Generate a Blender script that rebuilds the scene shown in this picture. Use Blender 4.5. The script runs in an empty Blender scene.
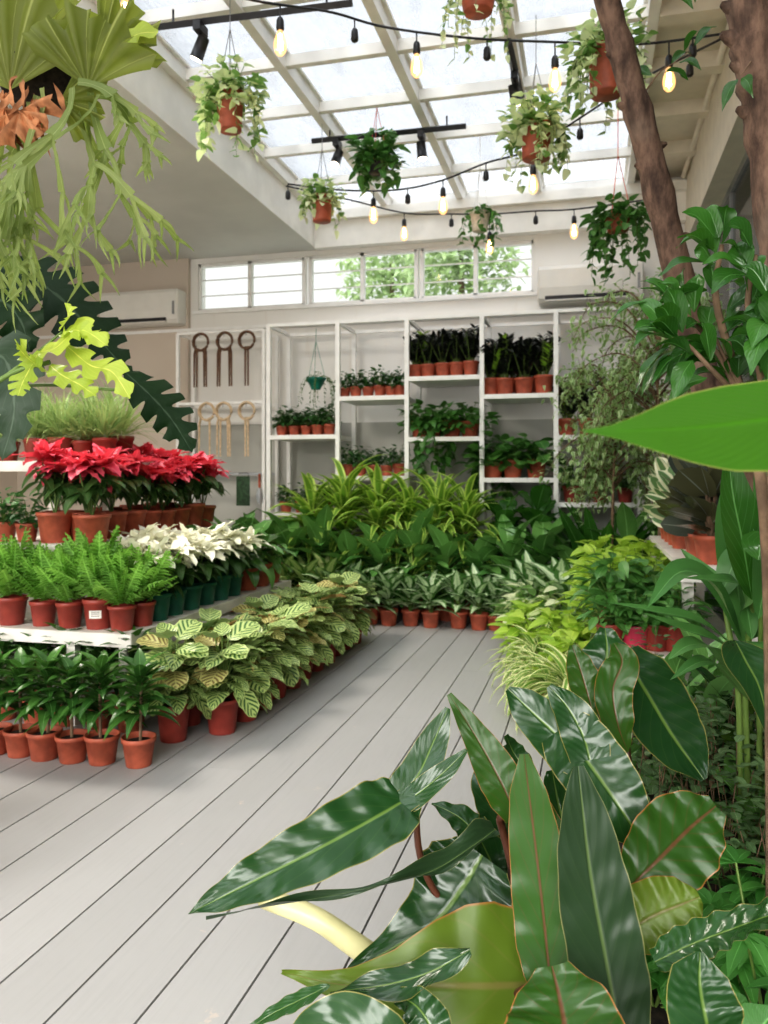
import bpy, math, random
import numpy as np
from mathutils import Vector, Matrix

random.seed(7)
rng = np.random.RandomState(11)
PI = math.pi
col = bpy.context.scene.collection
scene = bpy.context.scene

# ------------------------------------------------------------------ camera frame (used to measure places in the room)
F = 800.0
PSI = math.atan(206.0 / F)
CH = 1.05
c_, s_ = math.cos(PSI), math.sin(PSI)


def U(px, py, d):
    u = (px - 384) / F; v = (478 - py) / F
    return Vector((d * (u * c_ - s_), d * (c_ + u * s_), CH + d * v))


def UY(px, py, Y):
    u = (px - 384) / F
    return U(px, py, Y / (c_ + u * s_))


def UZ(px, py, Z):
    return U(px, py, (Z - CH) * F / (478 - py))


# ------------------------------------------------------------------ materials
class NT:
    def __init__(s, name):
        s.mat = bpy.data.materials.new(name); s.mat.use_nodes = True
        s.nt = s.mat.node_tree; s.nt.nodes.clear()
        s.out = s.nt.nodes.new('ShaderNodeOutputMaterial')

    def n(s, t, **kw):
        nd = s.nt.nodes.new('ShaderNode' + t)
        for k, v in kw.items(): setattr(nd, k, v)
        return nd

    def set(s, sock, v):
        if isinstance(v, bpy.types.NodeSocket): s.nt.links.new(v, sock)
        elif isinstance(v, (tuple, list)): sock.default_value = tuple(v) + ((1,) if len(v) == 3 and len(sock.default_value) == 4 else ())
        else: sock.default_value = v

    def m(s, op, a, b=0.0, c=0.0, clamp=False):
        nd = s.n('Math', operation=op); nd.use_clamp = clamp
        s.set(nd.inputs[0], a); s.set(nd.inputs[1], b)
        if op in ('MULTIPLY_ADD', 'SMOOTH_MIN', 'COMPARE'): s.set(nd.inputs[2], c)
        return nd.outputs[0]

    def mix(s, f, a, b):
        nd = s.n('Mix', data_type='RGBA')
        s.set(nd.inputs[0], f); s.set(nd.inputs[6], a); s.set(nd.inputs[7], b)
        return nd.outputs[2]

    def step(s, x, e0, e1):   # 0 below e0 .. 1 above e1
        nd = s.n('MapRange'); nd.interpolation_type = 'SMOOTHSTEP'
        s.set(nd.inputs[0], x); nd.inputs[1].default_value = min(e0, e1); nd.inputs[2].default_value = max(e0, e1)
        if e0 > e1: nd.inputs[3].default_value = 1; nd.inputs[4].default_value = 0
        return nd.outputs[0]

    def noise(s, scale, detail=2, vec=None, rough=.5):
        nd = s.n('TexNoise'); nd.inputs['Scale'].default_value = scale; nd.inputs['Detail'].default_value = detail
        nd.inputs['Roughness'].default_value = rough
        if vec is not None: s.nt.links.new(vec, nd.inputs['Vector'])
        return nd.outputs['Fac']

    def coord(s, w='Object'):
        return s.n('TexCoord').outputs[w]

    def bump(s, h, strength=.2, dist=.01):
        nd = s.n('Bump'); nd.inputs['Strength'].default_value = strength; nd.inputs['Distance'].default_value = dist
        s.set(nd.inputs['Height'], h); return nd.outputs[0]

    def bsdf(s, color, rough=.5, metal=0, normal=None, spec=.5, **kw):
        p = s.n('BsdfPrincipled')
        s.set(p.inputs['Base Color'], color); s.set(p.inputs['Roughness'], rough); p.inputs['Metallic'].default_value = metal
        p.inputs['Specular IOR Level'].default_value = spec
        if normal is not None: s.nt.links.new(normal, p.inputs['Normal'])
        for k, v in kw.items(): s.set(p.inputs[k.replace('_', ' ')], v)
        return p.outputs[0]

    def finish(s, sh):
        s.nt.links.new(sh, s.out.inputs[0]); return s.mat


def plain(name, color, rough=.5, metal=0, var=.12, scale=9, bump=0, spec=.5):
    k = NT(name); co = k.coord()
    nz = k.noise(scale, 3, co)
    f = k.step(nz, .3, .7)
    a = tuple(x * (1 - var) for x in color); b = tuple(min(1, x * (1 + var)) for x in color)
    c = k.mix(f, a, b)
    nrm = k.bump(k.noise(scale * 12, 3, co), bump, .004) if bump else None
    return k.finish(k.bsdf(c, rough, metal, nrm, spec))


def leaf_mat(name, dark, light, pattern='plain', pale=(.6, .7, .3), rough=.32, tr=.22, trc=None, back=None, veins=1.0, edge=None, k_=18, mid=None, spec=.5):
    def warm(c):
        if c is None or not (c[1] > c[0] and c[1] > c[2]): return c
        l = .3 * c[0] + .6 * c[1] + .1 * c[2]; c = [v + (l - v) * .08 for v in c]
        return (min(1, c[0] * 1.08), c[1], c[2])
    dark, light = map(warm, (dark, light))
    k = NT(name)
    uv = k.n('UVMap').outputs[0]
    sp = k.n('SeparateXYZ'); k.nt.links.new(uv, sp.inputs[0])
    u, t = sp.outputs[0], sp.outputs[1]
    x = k.m('ABSOLUTE', k.m('MULTIPLY_ADD', u, 2.0, -1.0))
    tint = k.n('Attribute'); tint.attribute_name = 'tint'; tn = tint.outputs['Fac']
    nz = k.noise(14, 2, k.coord())
    base = k.mix(k.m('ADD', k.m('MULTIPLY', tn, .7), k.m('MULTIPLY', nz, .35), clamp=True), dark, light)
    # lateral veins
    ph = k.m('MULTIPLY_ADD', x, -k_ * .35, k.m('MULTIPLY', t, k_))
    w = k.m('SINE', k.m('MULTIPLY', ph, 2 * PI))
    bumpn = None
    midm = k.step(x, .065, .02)
    midc = mid or tuple(min(1, a * 1.5 + .06) for a in light)
    if pattern == 'plain':
        cc = k.mix(k.m('MULTIPLY', k.step(w, .90, 1.0), .22 * veins), base, midc)
        cc = k.mix(k.m('MULTIPLY', midm, .8), cc, midc)
    elif pattern == 'feather':      # pale leaf with dark feathered bands
        dz = k.noise(40, 2, uv)
        band = k.step(k.m('ADD', w, k.m('MULTIPLY_ADD', dz, 1.0, -.5)), -.1, .4)
        band = k.m('MULTIPLY', band, k.step(x, .97, .8))
        cc = k.mix(band, pale, base)
        cc = k.mix(midm, cc, pale)
    elif pattern == 'centre':       # silvery centre, dark margin
        dz = k.noise(9, 3, uv)
        f = k.step(k.m('ADD', x, k.m('MULTIPLY_ADD', dz, .9, -.45)), .62, .42)
        cc = k.mix(f, base, pale)
        cc = k.mix(k.m('MULTIPLY', midm, .8), cc, midc)
    elif pattern == 'edge':         # pale margins
        f = k.step(x, .45, .62)
        cc = k.mix(f, base, pale)
    elif pattern == 'stripe':       # pale centre stripe
        f = k.step(x, .55, .4)
        cc = k.mix(f, base, pale)
    elif pattern == 'splash':
        dz = k.noise(7, 3, k.coord())
        f = k.step(k.m('ADD', dz, k.m('MULTIPLY_ADD', tn, .35, -.12)), .44, .54)
        cc = k.mix(f, base, pale)
    if edge: cc = k.mix(k.step(x, .955, .995), cc, edge)
    if back is not None:
        bf = k.n('NewGeometry').outputs['Backfacing']
        bk = k.mix(midm, back, midc)
        cc = k.mix(bf, cc, bk)
    h = k.m('ADD', k.m('MULTIPLY', w, .11), k.m('MULTIPLY', k.step(x, 0, .1), .8))
    bumpn = k.bump(h, .35, .003)
    p = k.bsdf(cc, rough, 0, bumpn, spec)
    tb = k.n('BsdfTranslucent')
    tcol = k.mix(.5, cc, trc or tuple(min(1, v * 2.2) for v in light)); k.nt.links.new(tcol, tb.inputs[0])
    ms = k.n('MixShader'); ms.inputs[0].default_value = tr
    k.nt.links.new(p, ms.inputs[1]); k.nt.links.new(tb.outputs[0], ms.inputs[2])
    return k.finish(ms.outputs[0])


M = {}
M['white_paint'] = plain('white_paint', (.88, .87, .85), .45, var=.04, bump=.1)
M['bench_paint'] = plain('bench_paint', (.80, .76, .70), .55, var=.12, scale=5, bump=.25)
M['roof_white'] = plain('roof_white', (.86, .84, .79), .45, var=.08, scale=4)
M['ceiling_paint'] = plain('ceiling_paint', (.66, .66, .63), .8, var=.05, scale=2)
M['beige_panel'] = plain('beige_panel', (.72, .66, .55), .6, var=.05)
M['black_metal'] = plain('black_metal', (.02, .02, .023), .4, var=.2)
M['grey_metal'] = plain('grey_metal', (.35, .36, .37), .35, .6, var=.1)
M['terracotta'] = plain('terracotta_plastic', (.42, .105, .058), .5, var=.2, scale=20, bump=.05)
M['red_pot'] = plain('brick_red_plastic', (.30, .05, .036), .42, var=.14, scale=20)
M['green_pot'] = plain('green_plastic', (.015, .13, .085), .4, var=.15, scale=20)
M['dark_pot'] = plain('dark_plastic', (.035, .03, .03), .5, var=.2)
M['pink_pot'] = plain('magenta_plastic', (.5, .04, .09), .42, var=.1)
M['teal_pot'] = plain('teal_plastic', (.02, .22, .16), .4, var=.1)
M['grey_pot'] = plain('weathered_pot', (.22, .12, .09), .8, var=.3, scale=12, bump=.2)
M['soil'] = plain('soil', (.028, .018, .012), .95, var=.5, scale=60, bump=.9)
M['stem'] = plain('green_stem', (.14, .22, .05), .5, var=.2)
M['brown_stem'] = plain('brown_stem', (.10, .035, .02), .45, var=.25)
M['ivory_stem'] = plain('ivory_stem', (.60, .56, .30), .35, var=.12, scale=12)
M['woody'] = plain('woody_stem', (.20, .13, .08), .85, var=.3, scale=30, bump=.4)
M['rattan'] = plain('dark_rattan', (.16, .085, .05), .7, var=.3, scale=40)
M['cane'] = plain('pale_cane', (.66, .50, .33), .7, var=.15, scale=40)
M['cord_red'] = plain('coral_cord', (.75, .16, .12), .6)
M['cord_white'] = plain('white_cord', (.75, .73, .68), .8)
M['cord_grey'] = plain('grey_wire', (.25, .25, .25), .5)
M['sticker'] = plain('paper_sticker', (.85, .82, .76), .7)
M['ink'] = plain('grey_ink', (.25, .22, .2), .7)
M['ac_plastic'] = plain('ac_plastic', (.80, .78, .73), .4, var=.02)
M['dead'] = plain('dried_frond', (.45, .20, .09), .8, var=.35, scale=25, bump=.3)
M['ceramic'] = plain('speckled_ceramic', (.72, .62, .52), .5, var=.15, scale=30)
M['bag'] = plain('dark_green_mesh', (.03, .07, .03), .7, var=.4, scale=40)


def wood_bark():
    k = NT('tree_bark'); co = k.coord()
    mp = k.n('Mapping'); k.nt.links.new(co, mp.inputs[0]); mp.inputs['Scale'].default_value = (1, 1, .35)
    n1 = k.noise(28, 6, mp.outputs[0], .65); n2 = k.noise(5, 3, co)
    c = k.mix(k.step(n1, .3, .72), (.05, .027, .018), (.23, .14, .095))
    c = k.mix(k.m('MULTIPLY', k.step(n2, .5, .75), .5), c, (.28, .21, .155))
    return k.finish(k.bsdf(c, .85, 0, k.bump(n1, .8, .01)))


M['bark'] = wood_bark()


def floor_mat():
    k = NT('painted_deck'); co = k.coord()
    g = k.n('NewGeometry'); rnd = g.outputs['Random Per Island']
    n1 = k.noise(1.6, 4, co); mp = k.n('Mapping'); k.nt.links.new(co, mp.inputs[0]); mp.inputs['Scale'].default_value = (30, 1.5, 1)
    n2 = k.noise(3, 4, mp.outputs[0])
    c = k.mix(k.m('MULTIPLY_ADD', rnd, .5, k.m('MULTIPLY', n1, .5)), (.37, .365, .358), (.45, .444, .436))
    c = k.mix(k.m('MULTIPLY', k.step(n2, .45, .8), .18), c, (.30, .295, .29))
    sp = k.noise(6, 5, co, .7)
    c = k.mix(k.m('MULTIPLY', k.step(sp, .66, .72), .5), c, (.66, .55, .45))
    r = k.m('MULTIPLY_ADD', n1, .2, .42)
    return k.finish(k.bsdf(c, r, 0, k.bump(n2, .12, .004), .4))


M['deck'] = floor_mat()


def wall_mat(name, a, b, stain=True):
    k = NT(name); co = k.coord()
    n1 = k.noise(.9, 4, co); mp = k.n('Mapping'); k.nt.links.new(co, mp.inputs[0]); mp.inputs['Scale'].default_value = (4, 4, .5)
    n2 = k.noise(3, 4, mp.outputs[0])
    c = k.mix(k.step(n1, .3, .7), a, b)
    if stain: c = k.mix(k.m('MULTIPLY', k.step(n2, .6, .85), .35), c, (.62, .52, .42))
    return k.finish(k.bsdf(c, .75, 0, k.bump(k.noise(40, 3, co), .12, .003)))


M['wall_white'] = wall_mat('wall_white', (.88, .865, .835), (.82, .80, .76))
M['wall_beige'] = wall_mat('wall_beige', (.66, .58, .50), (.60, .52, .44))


def glass(name, tint, tr=.85, milk=0.0, rough=.05):
    k = NT(name)
    t = k.n('BsdfTransparent'); t.inputs[0].default_value = (*tint, 1)
    g = k.n('BsdfGlossy'); g.inputs['Roughness'].default_value = rough; g.inputs[0].default_value = (.9, .9, .9, 1)
    ms = k.n('MixShader')
    fr = k.n('Fresnel'); fr.inputs[0].default_value = 1.35
    k.nt.links.new(k.m('MULTIPLY', fr.outputs[0], 1 - tr + .55, clamp=True), ms.inputs[0])
    k.nt.links.new(t.outputs[0], ms.inputs[1]); k.nt.links.new(g.outputs[0], ms.inputs[2])
    res = ms.outputs[0]
    if milk:
        b = k.n('BsdfTranslucent'); b.inputs[0].default_value = (.44, .46, .49, 1)
        m2 = k.n('MixShader'); co = k.coord()
        mp = k.n('Mapping'); k.nt.links.new(co, mp.inputs[0]); mp.inputs['Scale'].default_value = (1.5, .5, 1)
        nz = k.noise(5, 5, mp.outputs[0], .65)
        k.nt.links.new(k.m('MULTIPLY_ADD', k.step(nz, .35, .75), .5, milk - .2, clamp=True), m2.inputs[0])
        k.nt.links.new(res, m2.inputs[1]); k.nt.links.new(b.outputs[0], m2.inputs[2]); res = m2.outputs[0]
    return k.finish(res)


M['roof_glass'] = glass('dusty_roof_glass', (.80, .82, .84), .9, .5)
M['window_glass'] = glass('window_glass', (.95, .97, .97), .9)
M['side_glass'] = glass('side_glass', (.55, .58, .58), .6)
def bulb_glass():
    k = NT('warm_bulb_glass')
    t = k.n('BsdfTransparent'); t.inputs[0].default_value = (1, .93, .85, 1)
    e = k.n('Emission'); e.inputs[0].default_value = (1, .50, .18, 1); e.inputs[1].default_value = 2.2
    g = k.n('BsdfGlossy'); g.inputs['Roughness'].default_value = .08
    lw = k.n('LayerWeight'); lw.inputs[0].default_value = .35
    m1 = k.n('MixShader'); m1.inputs[0].default_value = .32; k.nt.links.new(t.outputs[0], m1.inputs[1]); k.nt.links.new(e.outputs[0], m1.inputs[2])
    m2 = k.n('MixShader'); k.nt.links.new(k.m('MULTIPLY', lw.outputs[1], .35), m2.inputs[0]); k.nt.links.new(m1.outputs[0], m2.inputs[1]); k.nt.links.new(g.outputs[0], m2.inputs[2])
    return k.finish(m2.outputs[0])


M['bulb_glass'] = bulb_glass()


def emis(name, color, st):
    k = NT(name); e = k.n('Emission'); e.inputs[0].default_value = (*color, 1); e.inputs[1].default_value = st
    return k.finish(e.outputs[0])


M['filament'] = emis('filament_glow', (1, .66, .32), 30)
M['lamp_lens'] = emis('lamp_lens', (1, .85, .65), 6)

G = (.035, .13, .028)
L = leaf_mat
M['philo'] = L('philodendron_leaf', (.008, .042, .010), (.022, .092, .018), rough=.22, tr=.12, back=(.13, .24, .04), edge=(.30, .26, .08), k_=8, mid=(.15, .24, .05), veins=.3, spec=.6)
M['philo_dark'] = L('philodendron_grey_green_leaf', (.012, .035, .014), (.028, .065, .024), rough=.28, tr=.06, edge=(.20, .20, .08), k_=8, mid=(.10, .15, .05), veins=.3)  # duller grey-green leaf colour
M['philo_young'] = L('philodendron_underside', (.09, .17, .010), (.16, .26, .02), rough=.35, tr=.4, edge=(.40, .16, .05), k_=7, mid=(.22, .18, .06), trc=(.35, .5, .05))
M['philo_red'] = L('philodendron_dark_underside', (.020, .080, .007), (.036, .135, .012), rough=.3, tr=.3, edge=(.40, .16, .05), k_=7, mid=(.16, .05, .03), trc=(.2, .35, .03))
M['near_leaf'] = L('lime_edge_leaf', (.04, .17, .006), (.06, .22, .009), rough=.5, tr=.35, edge=(.42, .45, .12), k_=20, veins=.1, mid=(.07, .25, .012), trc=(.22, .6, .02))
M['dracaena'] = L('dracaena_leaf', (.018, .085, .014), (.08, .23, .035), rough=.25, tr=.15, veins=0, k_=3)
M['fern'] = L('fern_leaf', (.03, .13, .008), (.17, .40, .04), rough=.4, tr=.3, veins=0)
M['calathea'] = L('calathea_leaf', (.03, .13, .03), (.07, .21, .04), 'feather', pale=(.60, .72, .28), rough=.35, tr=.2, k_=6, back=(.30, .34, .16))
M['calathea_y'] = L('calathea_young_leaf', (.10, .22, .03), (.30, .18, .07), 'feather', pale=(.80, .76, .32), rough=.35, tr=.3, k_=6, back=(.46, .30, .14))
M['aglao'] = L('silver_leaf', (.04, .15, .03), (.10, .26, .05), 'centre', pale=(.72, .84, .56), rough=.3, tr=.2)
M['aglao_y'] = L('cream_leaf', (.06, .18, .03), (.13, .28, .05), 'centre', pale=(.62, .70, .32), rough=.32, tr=.25)
M['dief'] = L('glossy_leaf', (.04, .17, .03), (.18, .42, .10), rough=.2, tr=.12, k_=10, spec=.7)
M['lime_dracaena'] = L('lime_striped_leaf', (.10, .28, .02), (.20, .42, .05), 'edge', pale=(.66, .82, .20), rough=.35, tr=.3, trc=(.5, .8, .1))
M['spider'] = L('striped_leaf', (.13, .30, .04), (.22, .42, .07), 'edge', pale=(.92, .90, .50), rough=.35, tr=.3)
M['zz'] = L('raven_leaf', (.008, .012, .010), (.022, .032, .022), rough=.28, tr=.03, veins=0)
M['zz_new'] = L('raven_new_leaf', (.18, .42, .02), (.32, .6, .05), rough=.3, tr=.3, veins=0)
M['pothos_lime'] = L('lime_pothos_leaf', (.22, .46, .025), (.50, .72, .08), rough=.35, tr=.35, veins=.4, trc=(.6, .9, .1))
M['pothos_var'] = L('marbled_pothos_leaf', (.09, .24, .05), (.2, .38, .08), 'splash', pale=(.86, .90, .60), rough=.35, tr=.32)
M['pothos'] = L('pothos_leaf', (.03, .14, .025), (.11, .30, .055), rough=.28, tr=.22, veins=.4)
M['small'] = L('small_green_leaf', (.015, .08, .02), (.06, .19, .04), rough=.3, tr=.18, veins=0)
M['grass'] = L('rush_leaf', (.12, .24, .06), (.28, .42, .14), rough=.5, tr=.25, veins=0)
M['red'] = L('crimson_bract', (.62, .025, .075), (.95, .20, .28), rough=.38, tr=.3, trc=(1, .12, .16), k_=8, mid=(.95, .25, .28), back=(.65, .06, .09))
M['white_b'] = L('cream_bract', (.93, .93, .70), (.97, .96, .86), rough=.42, tr=.15, trc=(1, 1, .7), k_=8, mid=(.85, .88, .6))
M['green_b'] = L('bract_green_leaf', (.03, .10, .02), (.07, .17, .04), rough=.35, tr=.2)
M['rubber'] = L('rubber_leaf', (.035, .05, .038), (.10, .125, .09), rough=.22, tr=.06, k_=14, spec=.7, back=(.10, .10, .05))
M['rubber_v'] = L('variegated_rubber_leaf', (.08, .2, .07), (.14, .28, .10), 'edge', pale=(.82, .80, .58), rough=.28, tr=.15)
M['benj'] = L('weeping_fig_leaf', (.12, .28, .06), (.28, .46, .15), 'edge', pale=(.62, .74, .44), rough=.35, tr=.3)
M['ficus'] = L('ficus_leaf', (.014, .075, .010), (.05, .19, .022), rough=.2, tr=.25, k_=9, spec=.6, trc=(.16, .5, .04))
M['ginger'] = L('lance_leaf', (.035, .15, .03), (.09, .27, .06), rough=.35, tr=.25, k_=22, veins=.7, back=(.16, .30, .10))
M['monstera'] = L('monstera_leaf', (.004, .022, .005), (.010, .042, .008), rough=.5, tr=.1, k_=9, spec=.25, veins=.3)
M['grey_leaf'] = L('grey_monstera_leaf', (.018, .05, .022), (.035, .075, .035), rough=.5, tr=.15, k_=9)
M['lime_lobed'] = L('lime_lobed_leaf', (.30, .48, .025), (.58, .74, .08), rough=.38, tr=.4, k_=9, trc=(.7, .9, .1))
M['stag'] = L('staghorn_frond', (.13, .21, .04), (.30, .38, .13), rough=.5, tr=.35, veins=0, trc=(.6, .8, .15))
M['shield'] = L('shield_frond', (.12, .17, .025), (.27, .32, .06), rough=.5, tr=.4, k_=3, veins=0, trc=(.6, .75, .1))
M['creeper'] = L('creeper_leaf', (.035, .10, .03), (.13, .24, .09), rough=.4, tr=.15, veins=0)
M['bed_leaf'] = L('bed_leaf', (.03, .16, .02), (.09, .33, .05), rough=.35, tr=.3)
M['outside_tree'] = L('outdoor_leaf', (.10, .20, .07), (.30, .42, .20), rough=.6, tr=.4, veins=0)


# ------------------------------------------------------------------ mesh building
class MB:
    def __init__(s):
        s.v, s.f, s.uv, s.t, s.mi, s.n = [], [], [], [], [], 0

    def add(s, v, f, uv=None, tint=None, mi=0):
        v = np.asarray(v, float); k = len(v)
        s.v.append(v)
        s.f.extend([tuple(i + s.n for i in q) for q in f])
        s.uv.append(np.zeros((k, 2)) if uv is None else np.asarray(uv, float))
        s.t.append(np.full(k, rng.rand() if tint is None else tint))
        s.mi.extend([mi] * len(f))
        s.n += k

    def box(s, x0, x1, y0, y1, z0, z1):
        v = [(x0, y0, z0), (x1, y0, z0), (x1, y1, z0), (x0, y1, z0), (x0, y0, z1), (x1, y0, z1), (x1, y1, z1), (x0, y1, z1)]
        s.add(v, [(3, 2, 1, 0), (4, 5, 6, 7), (0, 1, 5, 4), (1, 2, 6, 5), (2, 3, 7, 6), (3, 0, 4, 7)])

    def tube(s, pts, r, n=8, cap=True):
        pts = [np.array(p, float) for p in pts]
        rs = r if isinstance(r, (list, tuple, np.ndarray)) else [r] * len(pts)
        V = []; up = np.array((0.13, .21, .97))
        for i, p in enumerate(pts):
            a = pts[max(0, i - 1)]; b = pts[min(len(pts) - 1, i + 1)]
            t = b - a; t /= (np.linalg.norm(t) + 1e-9)
            if abs(t @ up) > .95: up2 = np.array((1., 0, 0.1))
            else: up2 = up
            e1 = np.cross(t, up2); e1 /= np.linalg.norm(e1); e2 = np.cross(t, e1)
            if i and V:
                pass
            for j in range(n):
                q = 2 * PI * j / n
                V.append(p + rs[i] * (math.cos(q) * e1 + math.sin(q) * e2))
        Fc = []
        for i in range(len(pts) - 1):
            for j in range(n):
                Fc.append((i * n + j, i * n + (j + 1) % n, (i + 1) * n + (j + 1) % n, (i + 1) * n + j))
        if cap:
            Fc.append(tuple(range(n))); Fc.append(tuple(reversed(range((len(pts) - 1) * n, len(pts) * n))))
        s.add(V, Fc)

    def lathe(s, prof, n=24, loc=(0, 0, 0)):
        V = []; Fc = []
        for r, z in prof:
            for j in range(n):
                a = 2 * PI * j / n; V.append((loc[0] + r * math.cos(a), loc[1] + r * math.sin(a), loc[2] + z))
        for i in range(len(prof) - 1):
            for j in range(n):
                Fc.append((i * n + j, i * n + (j + 1) % n, (i + 1) * n + (j + 1) % n, (i + 1) * n + j))
        s.add(V, Fc)

    def build(s, name, mats, parent=None, smooth=True, loc=None):
        me = bpy.data.meshes.new(name)
        V = np.concatenate(s.v); me.from_pydata(V.tolist(), [], s.f)
        uvl = me.uv_layers.new(name='UVMap')
        vi = np.empty(len(me.loops), dtype=np.int32); me.loops.foreach_get('vertex_index', vi)
        uvl.data.foreach_set('uv', np.concatenate(s.uv)[vi].ravel())
        at = me.attributes.new('tint', 'FLOAT', 'POINT'); at.data.foreach_set('value', np.concatenate(s.t).astype(np.float32))
        if not isinstance(mats, (list, tuple)): mats = [mats]
        for m in mats: me.materials.append(M[m] if isinstance(m, str) else m)
        if len(mats) > 1: me.polygons.foreach_set('material_index', np.array(s.mi, dtype=np.int32))
        if smooth: me.polygons.foreach_set('use_smooth', np.ones(len(me.polygons), dtype=bool))
        me.update()
        o = bpy.data.objects.new(name, me); col.objects.link(o)
        if parent is not None: o.parent = parent
        if loc is not None: o.location = loc
        return o


def thing(name, label, cat, loc=(0, 0, 0), group=None):
    o = bpy.data.objects.new(name, None); col.objects.link(o); o.location = loc
    o.empty_display_size = .05
    o['label'] = label; o['category'] = cat
    if group: o['group'] = group
    return o


def tag(o, label, cat, group=None, kind=None):
    o['label'] = label; o['category'] = cat
    if group: o['group'] = group
    if kind: o['kind'] = kind
    return o


def struct(o, label=None):
    o['kind'] = 'structure'
    if label: o['label'] = label
    return o


# ---- leaf profiles: half width (0..1) along the length t
def P_lance(t): return np.sin(PI * np.clip(t, 0, 1) ** .8) ** .9 * (1 - .25 * t)
def P_ovate(t): return np.minimum(1, (t * 4.5) ** .6) * np.clip(1 - t, 0, 1) ** .62 * 1.12
def P_ellip(t): return np.sqrt(np.clip(1 - (2 * t - 1) ** 2, 0, 1)) * (1 - .1 * t)
def P_strap(t): return np.minimum(1, .5 + t * 2.5) * np.clip(1 - t ** 2.2, 0, 1) ** .8
def P_heart(t): return np.minimum(1, .55 + t * 2.6) * np.clip(1 - t, 0, 1) ** .6 * 1.05
def P_obov(t): return np.sin(PI * np.clip(t, 0, 1) ** 1.5) ** .75
def P_long(t): return np.minimum(1, .6 + t * 2.2) * np.clip(1 - t ** 2.6, 0, 1) ** .75


PR = dict(lance=P_lance, ovate=P_ovate, ellip=P_ellip, strap=P_strap, heart=P_heart, obov=P_obov, long=P_long)


def rot_m(az, el, roll):
    # leaf grows along +Y, normal +Z. roll about Y, elevate about X, then azimuth about Z
    cr, sr = math.cos(roll), math.sin(roll); ce, se = math.cos(el), math.sin(el); ca, sa = math.cos(az), math.sin(az)
    Rr = np.array([[cr, 0, sr], [0, 1, 0], [-sr, 0, cr]])
    Re = np.array([[1, 0, 0], [0, ce, -se], [0, se, ce]])
    Ra = np.array([[ca, -sa, 0], [sa, ca, 0], [0, 0, 1]])
    return Ra @ Re @ Rr


_fc = {}


def grid_faces(nu, nv):
    if (nu, nv) not in _fc:
        w = nv + 1
        _fc[(nu, nv)] = [(i * w + j, i * w + j + 1, (i + 1) * w + j + 1, (i + 1) * w + j) for i in range(nu) for j in range(nv)]
    return _fc[(nu, nv)]


def leaf(mb, pos, az, el, Ln, W, prof='lance', nu=7, nv=2, bend=.6, fold=.25, wave=0., roll=0., lob=0, lobd=0, sweep=0., wf=3., mi=0, tint=None):
    t = np.linspace(0, 1, nu + 1)
    a = -bend * t
    cy = np.concatenate([[0], np.cumsum(np.cos((a[1:] + a[:-1]) / 2))]) * Ln / nu
    cz = np.concatenate([[0], np.cumsum(np.sin((a[1:] + a[:-1]) / 2))]) * Ln / nu
    hw = PR[prof](t) * W / 2
    if lob: 
        hw = hw * (1 - lobd * np.clip(np.cos(2 * PI * lob * t), 0, 1) ** .8)
    s = np.linspace(-1, 1, nv + 1)
    S, T = np.meshgrid(s, t)
    HW = hw[:, None] * np.ones_like(S)
    ny, nz = -np.sin(a)[:, None], np.cos(a)[:, None]
    off = np.abs(S) * HW * math.sin(fold)
    if wave:
        p0 = rng.rand() * 6
        off = off + wave * W * np.sin(T * wf * 2 * PI + p0 + (S > 0) * 1.3) * np.abs(S) ** 1.3
    X = S * HW * math.cos(fold)
    Y = cy[:, None] + ny * off + sweep * np.abs(S) * HW
    Z = cz[:, None] + nz * off
    V = np.stack([X, Y, Z], -1).reshape(-1, 3) @ rot_m(az, el, roll).T + np.array(pos)
    mb.add(V, grid_faces(nu, nv), np.stack([(S + 1) / 2, T], -1).reshape(-1, 2), tint, mi)


def crom(pts, n):
    P = [np.array(p, float) for p in pts]
    if len(P) == 2: return [P[0] + (P[1] - P[0]) * i / n for i in range(n + 1)]
    P = [2 * P[0] - P[1]] + P + [2 * P[-1] - P[-2]]
    out = []; k = len(P) - 3
    for i in range(n + 1):
        x = i / n * k; j = min(int(x), k - 1); u = x - j
        a, b, c, d = P[j:j + 4]
        out.append(.5 * ((2 * b) + (-a + c) * u + (2 * a - 5 * b + 4 * c - d) * u * u + (-a + 3 * b - 3 * c + d) * u ** 3))
    return out


CAM = np.array((0, 0, CH))


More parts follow.
